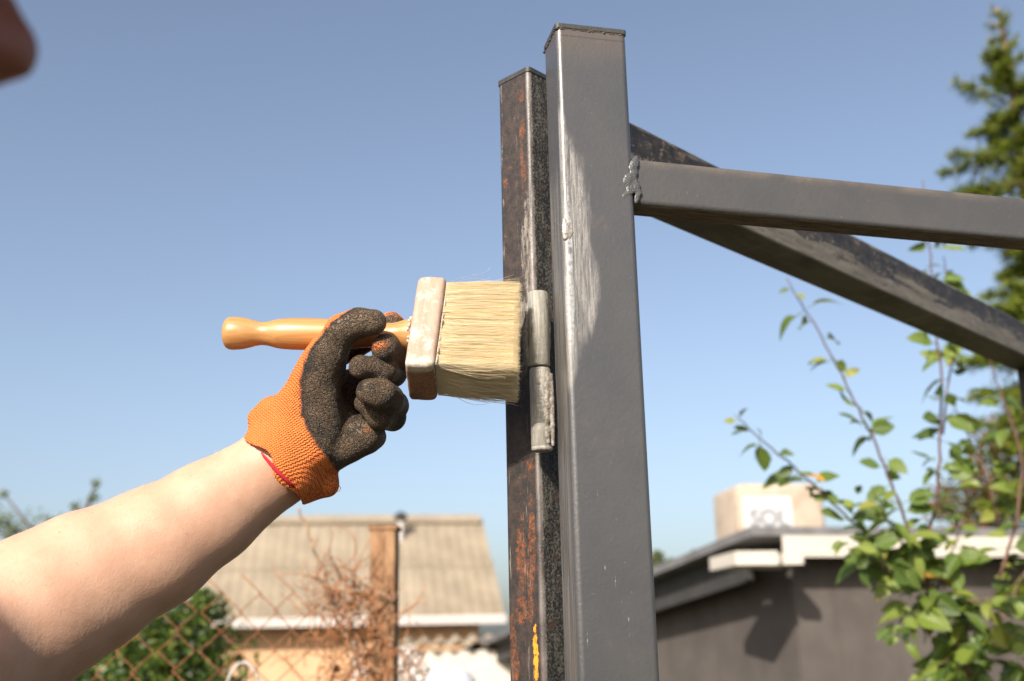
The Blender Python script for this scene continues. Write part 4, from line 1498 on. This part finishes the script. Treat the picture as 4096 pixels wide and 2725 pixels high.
gr = n.noise(n.comb(n.math('MULTIPLY', n.vmath('DOT_PRODUCT', n.P, tuple(bx)), 30), n.vmath('DOT_PRODUCT', n.P, tuple(bh * 2400)), n.vmath('DOT_PRODUCT', n.P, tuple(bw * 2400))), 1.0, 3, 0.6)
m_core = n.done(n.mix(n.step(gr, .3, .7), (0.88, 0.72, 0.44), (0.97, 0.90, 0.72)), 0.7, 0, n.bump(gr, .8, .0006), .2)
mb = MB()
v = [bpos(y, w, o_) for o_ in (0, .93) for (y, w) in ((-.96, -.95), (.96, -.95), (.96, .95), (-.96, .95))]
mb.add(v, [(0, 3, 2, 1), (4, 5, 6, 7), (0, 1, 5, 4), (1, 2, 6, 5), (2, 3, 7, 6), (3, 0, 4, 7)])
mb.build('bristle_core', m_core, brush)
# ------------------------------------------------------------------ person: one skin body, with glove and shirt on it
NT_ = at(40, 212, 0.31)                             # centre of the nose tip
n = NT('skin')
f = n.noise(n.P, 45, 5, 0.6)
c = n.mix(n.step(f, 0.3, 0.7), (0.49, 0.283, 0.187), (0.54, 0.328, 0.222))
c = n.mix(n.math('MULTIPLY', n.step(n.noise(n.P, 190, 4, 0.7), 0.58, 0.75), 0.35), c, (0.46, 0.24, 0.15))
fre = n.math('MULTIPLY', n.step(n.voro(n.P, 62, 'F1'), 0.085, 0.05), n.step(n.noise(n.P, 14, 3), 0.48, 0.58))
c = n.mix(n.math('MULTIPLY', fre, 0.55), c, (0.42, 0.20, 0.10))
nose_shade = n.step(n.vmath('DISTANCE', n.P, tuple(NT_)), 0.075, 0.04)
c = n.mix(n.math('MULTIPLY', nose_shade, 0.9), c, (0.24, 0.07, 0.04))  # shade on the nose put into the skin colour, darkest round its tip
nb = n.bump(n.voro(n.scalev(n.P, (1, 1, 1)), 620, 'F1'), 0.18, 0.0005)
nb = n.bump(n.noise(n.P, 160, 4, 0.6), 0.20, 0.0012, nb)
nb = n.bump(n.noise(n.scalev(n.P, (1, 1, 1)), 18, 2, 0.5), 0.16, 0.006, nb)
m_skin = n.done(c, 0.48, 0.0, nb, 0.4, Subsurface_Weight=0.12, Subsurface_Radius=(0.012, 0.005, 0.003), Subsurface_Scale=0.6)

ff, hl = dirv(33), dirv(123)                        # the way the face points, and the person's left
HCn = NT_ - ff * 0.108 + Z * 0.030                  # centre of the skull
NB = HCn - ff * 0.030 - Z * 0.175                   # base of the neck
SL = NB + hl * 0.175 - Z * 0.045
SR = NB - hl * 0.165 - Z * 0.045 - ff * 0.03
EL = at(-170, 2650, 0.715)                            # elbow
arm = [(at(1150, 1830, 0.842), .0300), (at(1112, 1860, 0.836), .0312), (at(832, 2052, 0.813), .0385), (at(612, 2192, 0.793), .0448), (at(340, 2332, 0.770), .0508), (at(150, 2440, 0.750), .0535), (EL, .0545)]
fd_ = (arm[1][0] - EL).normalized()
flat_ = (TOW - fd_ * TOW.dot(fd_)).normalized()
lo = np.array([-0.62, -0.12, 0.95])
hi = np.array([0.02, 0.92, 1.90])
B = Field(lo, hi, 0.0042)
for i in range(len(arm) - 1):
    k = 0.80 + 0.06 * i / len(arm)
    B.cone(arm[i][0], arm[i + 1][0], arm[i][1] * .985, arm[i + 1][1] * 0.985, 0.008, flat_, k)
B.cone(EL, SL, .050, .056, .02)                     # upper arm
B.cone(SL, NB - Z * .03, .062, .075, .05)
B.cone(SR, NB - Z * .03, .062, .075, .05)
RE = SR - Z * 0.26 - ff * 0.02 - hl * 0.04
RH = RE + ff * 0.10 - Z * 0.18
B.cone(SR, RE, .056, .046, .03)
B.cone(RE, RH if RH.z > 0.99 else RE + (RH - RE) * 0.75, .044, .03, .015)
ch_ = NB - Z * 0.18 + ff * 0.01
B.cone(ch_ + hl * .07, ch_ - hl * .07, .105, .105, .06)
B.cone(ch_, NB - Z * 0.62, .13, .125, .06)
B.cone(NB - Z * 0.05, HCn - Z * 0.05 - ff * 0.01, .060, .055, .03)
B.cone(HCn - ff * .03 + Z * .02, HCn + ff * .015 + Z * .015, .083, .078, .02)          # skull
B.cone(HCn + ff * .03 - Z * .01, HCn + ff * .045 - Z * .075, .064, .048, .03)          # face
B.cone(HCn + ff * .055 - Z * .092, HCn + ff * .067 - Z * .090, .026, .022, .02)        # chin
tip = NT_
nas = HCn + ff * .083 + Z * .012
B.cone(nas, tip + Z * .002, .0085, .0078, .006)     # bridge of the nose
B.cone(tip, tip - ff * .004, .0084, .0090, .005)
for sgn in (-1, 1):
    B.cone(tip - ff * .010 + hl * sgn * .009 - Z * .001, tip - ff * .020 + hl * sgn * .012 + Z * .001, .0070, .0075, .005)
    B.cone(HCn + ff * .070 + hl * sgn * .032 + Z * .012, HCn + ff * .070 + hl * sgn * .034 + Z * .012, .014, .014, .008)
    B.cone(HCn - ff * .012 + hl * sgn * .080 + Z * .018, HCn - ff * .014 + hl * sgn * .082 - Z * .022, .014, .010, .006)
B.cone(tip - ff * .020 - Z * .010, tip - ff * .030 - Z * .006, .014, .016, .012)       # base of the nose
B.cone(HCn + ff * .083 - Z * .056 + hl * .015, HCn + ff * .083 - Z * .056 - hl * .015, .0085, .0085, .008)  # lips
B.cone(HCn + ff * .081 - Z * .070 + hl * .012, HCn + ff * .081 - Z * .070 - hl * .012, .0090, .0090, .008)
for sgn in (-1, 1):                                 # nostrils
    B.cone(tip - ff * .009 + hl * sgn * .0068 - Z * .0105, tip - ff * .015 + hl * sgn * .008 - Z * .004, .0038, .0042, .002, neg=True)
v, q = B.surface()
v = smooth_verts(v, q, 2)
root_p = Vector((NB.x, NB.y, 0))
person = thing('person', 'person with a bare forearm reaching up in an orange and black work glove', 'person', root_p)
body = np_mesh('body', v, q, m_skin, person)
ss = body.modifiers.new('round', 'SUBSURF')
ss.levels = ss.render_levels = 1

m_eye = plain('eye_white', (0.70, 0.66, 0.62), 0.25, 0.05, 50)
m_iris = plain('iris', (0.05, 0.035, 0.02), 0.2, 0.3, 300)
for sgn in (-1, 1):
    ec = HCn + ff * .0745 + hl * sgn * .033 + Z * .012
    sph = [(-.0115 * cos(pi * i / 12), max(.0115 * sin(pi * i / 12), .0002)) for i in range(13)]
    e_ = MB().lathe(ec, ff, sph, 16).build('eye', m_eye, person)
    MB().lathe(ec, ff, [(.0098, .0058), (.0112, .0045), (.0119, .0022), (.0121, .0002)], 16).build('iris', m_iris, e_)

# shirt, trousers, hair (worn outside the picture's edge)
m_shirt = plain('blue_cotton', (0.10, 0.14, 0.22), 0.9, 0.25, 12, 0.4, 0.002)
m_jeans = plain('denim', (0.05, 0.065, 0.10), 0.9, 0.3, 20, 0.4, 0.002)
m_hair = plain('brown_hair', (0.09, 0.05, 0.03), 0.6, 0.5, 90, 0.6, 0.003)
S = Field(np.array([-0.62, -0.16, 0.80]), np.array([0.02, 0.75, 1.60]), 0.007)
S.cone(ch_ + hl * .07, ch_ - hl * .07, .116, .116, .06)
S.cone(ch_, NB - Z * 0.66, .142, .150, .06)
S.cone(SL, NB - Z * .045, .072, .078, .05)
S.cone(SR, NB - Z * .045, .072, .078, .05)
S.cone(SL, SL.lerp(EL, 0.45), .072, .070, .03)
S.cone(SR, SR.lerp(RE, 0.6), .070, .066, .03)
v, q = S.surface()
np_mesh('shirt', smooth_verts(v, q, 2), q, m_shirt, person)
S = Field(np.array([-0.62, -0.20, 0.0]), np.array([0.06, 0.62, 1.0]), 0.010)
hip = NB - Z * 0.68
S.cone(hip + hl * .06, hip - hl * .06, .135, .135, .05)
for sgn in (-1, 1):
    kn = hip + hl * sgn * .10 - Z * .40 + ff * .01
    an = Vector((kn.x, kn.y, 0.06)) - ff * .02
    S.cone(hip + hl * sgn * .08 - Z * .06, kn, .095, .07, .04)
    S.cone(kn, an, .07, .055, .02)
    S.cone(an - Z * .01, an + ff * .13 - Z * .015, .05, .045, .02)
v, q = S.surface()
np_mesh('trousers', smooth_verts(v, q, 2), q, m_jeans, person)
S = Field(HCn - Vector((.16, .16, .16)), HCn + Vector((.16, .16, .16)), 0.006)
S.cone(HCn - ff * .036 + Z * .026, HCn - ff * .002 + Z * .030, .089, .084, .02)
S.cone(HCn - ff * .06 - Z * .03, HCn - ff * .06 + Z * .02, .065, .075, .03)
S.cone(HCn + ff * .10 - Z * .03, HCn + ff * .13 - Z * .06, .085, .10, .01, neg=True)
v, q = S.surface()
np_mesh('hair', smooth_verts(v, q, 2), q, m_hair, person)
m_cloth = plain('shade_cap_cloth', (0.05, 0.055, 0.06), 0.9, 0.3, 60, 0.5, 0.001)  # unseen cap, added so its bill keeps light off the nose
S = Field(HCn - Vector((.18, .18, .06)), HCn + Vector((.22, .22, .17)), 0.006)
S.cone(HCn - ff * .034 + Z * .030, HCn - ff * .002 + Z * .034, .094, .090, .02)
S.cone(HCn - Z * .34, HCn - Z * .341 + ff * .06, .375, .375, .004, neg=True)
S.cone(HCn + ff * .06 + Z * .050, HCn + ff * .125 + Z * .040, .078, .058, .006, (0, 0, 1), .07)
v, q = S.surface()
np_mesh('cap', smooth_verts(v, q, 2), q, m_cloth, person)

# ------------------------------------------------------------------ glove
def g3(X, Y, zmm):
    return np.array([(X - 700) * PX, -(Y - 900) * PX, zmm * 1e-3])
def gp(X, Y, zmm, r):
    return (*g3(X, Y, zmm), r * PX)
G0 = q1(700, 900)
G = Field(g3(150, 1600, -62), g3(1300, 240, 52), 0.00105)
fz = (0, 0, 1)
# palm, heel, thumb base
G.cone(g3(540, 1090, -8), g3(850, 810, -27), 190 * PX, 140 * PX, .008, fz, .78)
G.cone(g3(640, 1180, -8), g3(930, 980, -26), 150 * PX, 105 * PX, .008, fz, .85)
G.cone(g3(530, 960, 0), g3(710, 640, 14), 168 * PX, 136 * PX, .010)
G.cone(g3(690, 1130, 8), g3(715, 690, 17), 120 * PX, 112 * PX, .006)
H_ = G.like()
H_.cone(g3(770, 1180, 0), g3(945, 1085, 0), 118 * PX, 128 * PX, .004)
H_.cone(g3(945, 1085, 0), g3(1015, 1105, -8), 100 * PX, 66 * PX, .005)
G.merge(H_, .0030)
# cuff
cf = np.array([-.53, .85, 0.0])
G.cone(g3(448, 1250, -3), g3(640, 1010, -5), 296 * PX, 240 * PX, .012, fz, .92)
G.cone(g3(560, 1420, -8), g3(700, 1400, -8), 70 * PX, 84 * PX, .010)
G.cone(g3(270, 975, -8), g3(340, 930, -8), 62 * PX, 80 * PX, .012)
# thumb
T_ = G.like()
T_.chain([gp(712, 650, 16, 130), gp(760, 560, 21, 112), gp(842, 428, 25, 92), gp(940, 385, 26, 84), gp(1040, 380, 27, 79)], .005)
G.merge(T_, .006)
for ch2, kk in (([gp(770, 570, -28, 84), gp(1098, 398, -28, 80), gp(1162, 592, -9, 77), gp(1100, 535, 19, 88)], .0022),
                ([gp(910, 740, -34, 84), gp(1118, 702, -14, 78), gp(1086, 668, 14, 77), gp(958, 650, 25, 74)], .0016),
                ([gp(920, 850, -34, 84), gp(1130, 900, -10, 82), gp(1120, 852, 16, 84), gp(1085, 812, 28, 82), gp(1018, 797, 31, 78)], .0016),
                ([gp(920, 980, -30, 78), gp(1122, 985, -14, 72), gp(1060, 962, 12, 66), gp(966, 876, 15, 62)], .0016)):
    fg = G.like()
    fg.chain(ch2, .0060)
    G.merge(fg, kk)
# open the cuff for the wrist, cut by the hem plane
ax = np.array([.80, -.60, 0.0])
ax = np.array([0.80, 0.60, 0.0])                     # up along the arm (y is up here)
hemc = g3(418, 1262, -3)
sl = (slice(None),) * 3
X = G.ax[0][:, None, None]; Y = G.ax[1][None, :, None]; W = G.ax[2][None, None, :]
# the hem dips towards the elbow at both ends of its width
per = np.array([-0.60, 0.80, 0.0])
along = (X - hemc[0]) * ax[0] + (Y - hemc[1]) * ax[1] + 0 * W
across = (X - hemc[0]) * per[0] + (Y - hemc[1]) * per[1] + 0 * W
hem = -along - 0.006 * np.clip(np.abs(across) / .035, 0, 1.3) ** 2 + 0.004 * np.sin(across * 160) + 0.06 * (W + .003)
G.f = np.maximum(G.f, hem.astype(np.float32))
def arm_loc(p):
    d = Vector(p) - G0
    return np.array([d.dot(RIGHT), d.dot(UP), d.dot(TOW)])
a0, a1_ = arm_loc(arm[1][0]), arm_loc(arm[0][0])
dd = (a1_ - a0) / np.linalg.norm(a1_ - a0)
G.cone(a0 - dd * .04, a0 + dd * .022, .0325, .0305, .001, fz, .86, neg=True)
v, q = G.surface()
v = smooth_verts(v, q, 1)
# colour zones measured on the surface
me_n = len(v)
nrm = np.zeros_like(v)
fn = np.cross(v[q[:, 2]] - v[q[:, 0]], v[q[:, 3]] - v[q[:, 1]])
for i in range(4):
    np.add.at(nrm, q[:, i], fn)
nrm /= np.linalg.norm(nrm, axis=1)[:, None] + 1e-12
if (nrm * (v - v.mean(0))).sum() < 0:
    q = q[:, ::-1].copy()
    nrm = -nrm
Xp, Yp = v[:, 0] / PX + 700, 900 - v[:, 1] / PX
wob = np.array([mnoise.noise(Vector(p) * 260) for p in v])
fold = np.array([mnoise.noise(Vector(p) * 75) for p in v])
by = [200, 300, 360, 460, 560, 640, 850, 950, 1090, 1210, 1310, 1500]
bxx = [1000, 905, 812, 722, 645, 606, 582, 592, 665, 745, 792, 830]
edge = Xp - np.interp(Yp, by, bxx)
front = nrm[:, 2] + 0.30
depth = v[:, 2] * 1000 + 24                            # the back of the hand stays orange
coat = np.clip(np.minimum(np.minimum((edge + wob * 16) / 14, (front + wob * .3) / .12), (depth + wob * 6) / 3) * .5 + .5, 0, 1)
knit = (1 - coat)
v = v + nrm * (fold * 0.0007)[:, None]
# worn through spots on the fore finger tip
wear = np.exp(-(((Xp - 1050) / 26) ** 2 + ((Yp - 525) / 22) ** 2)) + np.exp(-(((Xp - 1100) / 24) ** 2 + ((Yp - 515) / 20) ** 2)) + .7 * np.exp(-(((Xp - 985) / 14) ** 2 + ((Yp - 1045) / 14) ** 2))
# inside of the cuff
cent = a0 + np.outer(((v - a0) @ dd), dd)
rad_in = np.linalg.norm((v - cent), axis=1)
inner = ((((v - cent) * nrm).sum(1) < 0) & (((v - a0) @ dd) < .03)).astype(float)
wv_ = np.asarray(G0)[None, :] + v[:, :1] * np.asarray(RIGHT) + v[:, 1:2] * np.asarray(UP) + v[:, 2:3] * np.asarray(TOW)
n = NT('work_glove')
coat_a, wear_a, in_a = n.attr('coat'), n.attr('wear'), n.attr('inner')
# knitted yarn: rows across the arm, small holes between the loops
armd = (arm[0][0] - arm[2][0]).normalized()
acr = armd.cross(TOW).normalized()
wp = n.vmath('ADD', n.P, n.scalev(n.vmath('SUBTRACT', n.noise(n.P, 60, 3, out='Color'), (0.5, 0.5, 0.5)), (.0022, .0022, .0022)))
pa = n.math('MULTIPLY', n.vmath('DOT_PRODUCT', wp, tuple(armd)), 2 * pi / .00165)
pb = n.math('MULTIPLY', n.vmath('DOT_PRODUCT', wp, tuple(acr)), 2 * pi / .0021)
pt = n.math('MULTIPLY', n.vmath('DOT_PRODUCT', wp, tuple(TOW)), 2 * pi / .0021)
row = n.math('SINE', n.math('ADD', pa, n.math('MULTIPLY', n.math('SINE', pb), 0.9)))
colm = n.math('SINE', n.math('ADD', n.math('ADD', pb, pt), n.math('MULTIPLY', n.math('SINE', n.math('MULTIPLY', pa, .5)), .8)))
loops = n.math('ADD', n.math('MULTIPLY', row, 0.5), n.math('MULTIPLY', colm, 0.5))
hole = n.step(loops, -0.15, -0.75)
oc = n.mix(n.noise(n.P, 500, 3), (0.72, 0.175, 0.036), (0.80, 0.24, 0.06))
oc = n.mix(n.math('MULTIPLY', n.step(n.noise(n.P, 38, 4), .5, .75), .35), oc, (0.62, 0.14, 0.03))
oc = n.mix(n.math('MULTIPLY', hole, 0.8), oc, (0.40, 0.06, 0.01))
oc = n.mix(in_a, oc, (0.55, 0.03, 0.035))
# crinkled rubber coat
wvec = n.vmath('ADD', n.P, n.scalev(n.vmath('SUBTRACT', n.noise(n.P, 210, 3, out='Color'), (0.5, 0.5, 0.5)), (.006, .006, .006)))
cr1 = n.math('ABSOLUTE', n.math('SUBTRACT', n.noise(wvec, 190, 2, 0.5), 0.5))
cr2 = n.math('ABSOLUTE', n.math('SUBTRACT', n.noise(wvec, 340, 2, 0.5), 0.5))
worm = n.math('ABSOLUTE', n.math('SINE', n.math('MULTIPLY', n.noise(wvec, 95, 2, 0.55), 34)))
worm2 = n.math('ABSOLUTE', n.math('SINE', n.math('MULTIPLY', n.noise(n.vmath('ADD', wvec, (3.1, 1.7, 2.3)), 120, 2, 0.55), 30)))
wr = n.math('ADD', n.math('MULTIPLY', n.math('MINIMUM', worm, worm2), 0.62), n.math('MULTIPLY', cr2, 1.2))
wr = n.math('MINIMUM', wr, 0.55)
dust = n.step(n.noise(n.P, 48, 5, 0.65), 0.28, 0.58)
inner_d = n.math('MULTIPLY', dust, n.step(n.math('SUBTRACT', 1.0, n.attr('rim')), 0.0, 0.6))
kc = n.mix(inner_d, (0.026, 0.024, 0.023), (0.120, 0.080, 0.048))
kc = n.mix(n.math('MULTIPLY', n.step(wr, 0.30, 0.05), 0.50), kc, (0.16, 0.12, 0.08))
oo = n.math('MULTIPLY', wear_a, n.step(n.noise(n.P, 700, 3, .7), 0.46, 0.56))
kc = n.mix(n.math('MINIMUM', n.math('MULTIPLY', oo, 1.5), 1.0), kc, (0.72, 0.17, 0.03))
c = n.mix(coat_a, oc, kc)
nk = n.bump(loops, 0.75, 0.0009)
nw = n.bump(wr, 1.0, 0.0036)
nm = n.node('ShaderNodeMix', data_type='VECTOR')
n.put(nm.inputs[0], coat_a)
n.put(nm.inputs[4], nk)
n.put(nm.inputs[5], nw)
m_glove = n.done(c, n.math('SUBTRACT', 0.85, n.math('MULTIPLY', coat_a, 0.28)), 0.0, nm.outputs[1], 0.35)
glove = np_mesh('glove', wv_, q, m_glove, person)
rim = np.clip(1 - edge / 90, 0, 1)
for nm_, arr in (('coat', coat), ('wear', np.clip(wear, 0, 1)), ('inner', inner), ('rim', rim)):
    at_ = glove.data.attributes.new(nm_, 'FLOAT', 'POINT')
    at_.data.foreach_set('value', arr.astype(np.float32))
# red hem at the opening and a loose thread
m_red = plain('red_hem', (0.62, 0.025, 0.04), 0.9, 0.3, 900, 0.6, 0.0004)
hem_pts = [(360, 1168, 29), (382, 1192, 30.6), (418, 1231, 31.6), (460, 1275, 31.6), (502, 1320, 30.2), (535, 1357, 27.4), (558, 1387, 24)]
path = [q1(a, b, c_ * 1e-3) for a, b, c_ in hem_pts]
MB().tube(path, [.0004, .0011, .0014, .0015, .0014, .0012, .0005], 8).build('hem', m_red, glove)
m_thr = plain('thread', (0.42, 0.13, 0.04), 0.9, 0.3, 300)
MB().tube([q1(a, b, 0) for a, b in ((762, 1440), (785, 1437), (800, 1428), (803, 1412), (797, 1402), (789, 1408), (783, 1425), (770, 1432))], .00028, 5).build('loose_thread', m_thr, glove)
# fine hairs along the forearm
rg = np.random.default_rng(9)
V, Fc = [], []
for i in range(420):
    t = rg.uniform(0.02, 0.92) * (len(arm) - 2) + 1
    k = int(t)
    k = min(k, len(arm) - 2)
    p = arm[k][0].lerp(arm[k + 1][0], t - k)
    r_a = arm[k][1] + (arm[k + 1][1] - arm[k][1]) * (t - k)
    a = rg.uniform(-0.4, 2.4)
    upn = fd_.cross(flat_).normalized()
    if upn.z < 0:
        upn = -upn
    d = upn * sin(a) + flat_ * cos(a) * 0.9
    p0 = p + d * (r_a * 0.985)
    p1 = p0 + d * rg.uniform(.001, .0035) + fd_ * rg.uniform(.002, .006) + Vector(rg.normal(0, .001, 3))
    strand(p0, p1, d * .0008, .000045, 4)
hr = np_mesh('arm_hair', np.array(V), np.array(Fc), plain('fair_hair', (0.75, 0.55, 0.36), 0.5, 0.1, 5), body, False)
hr['kind'] = 'stuff'
print('glove verts', me_n)
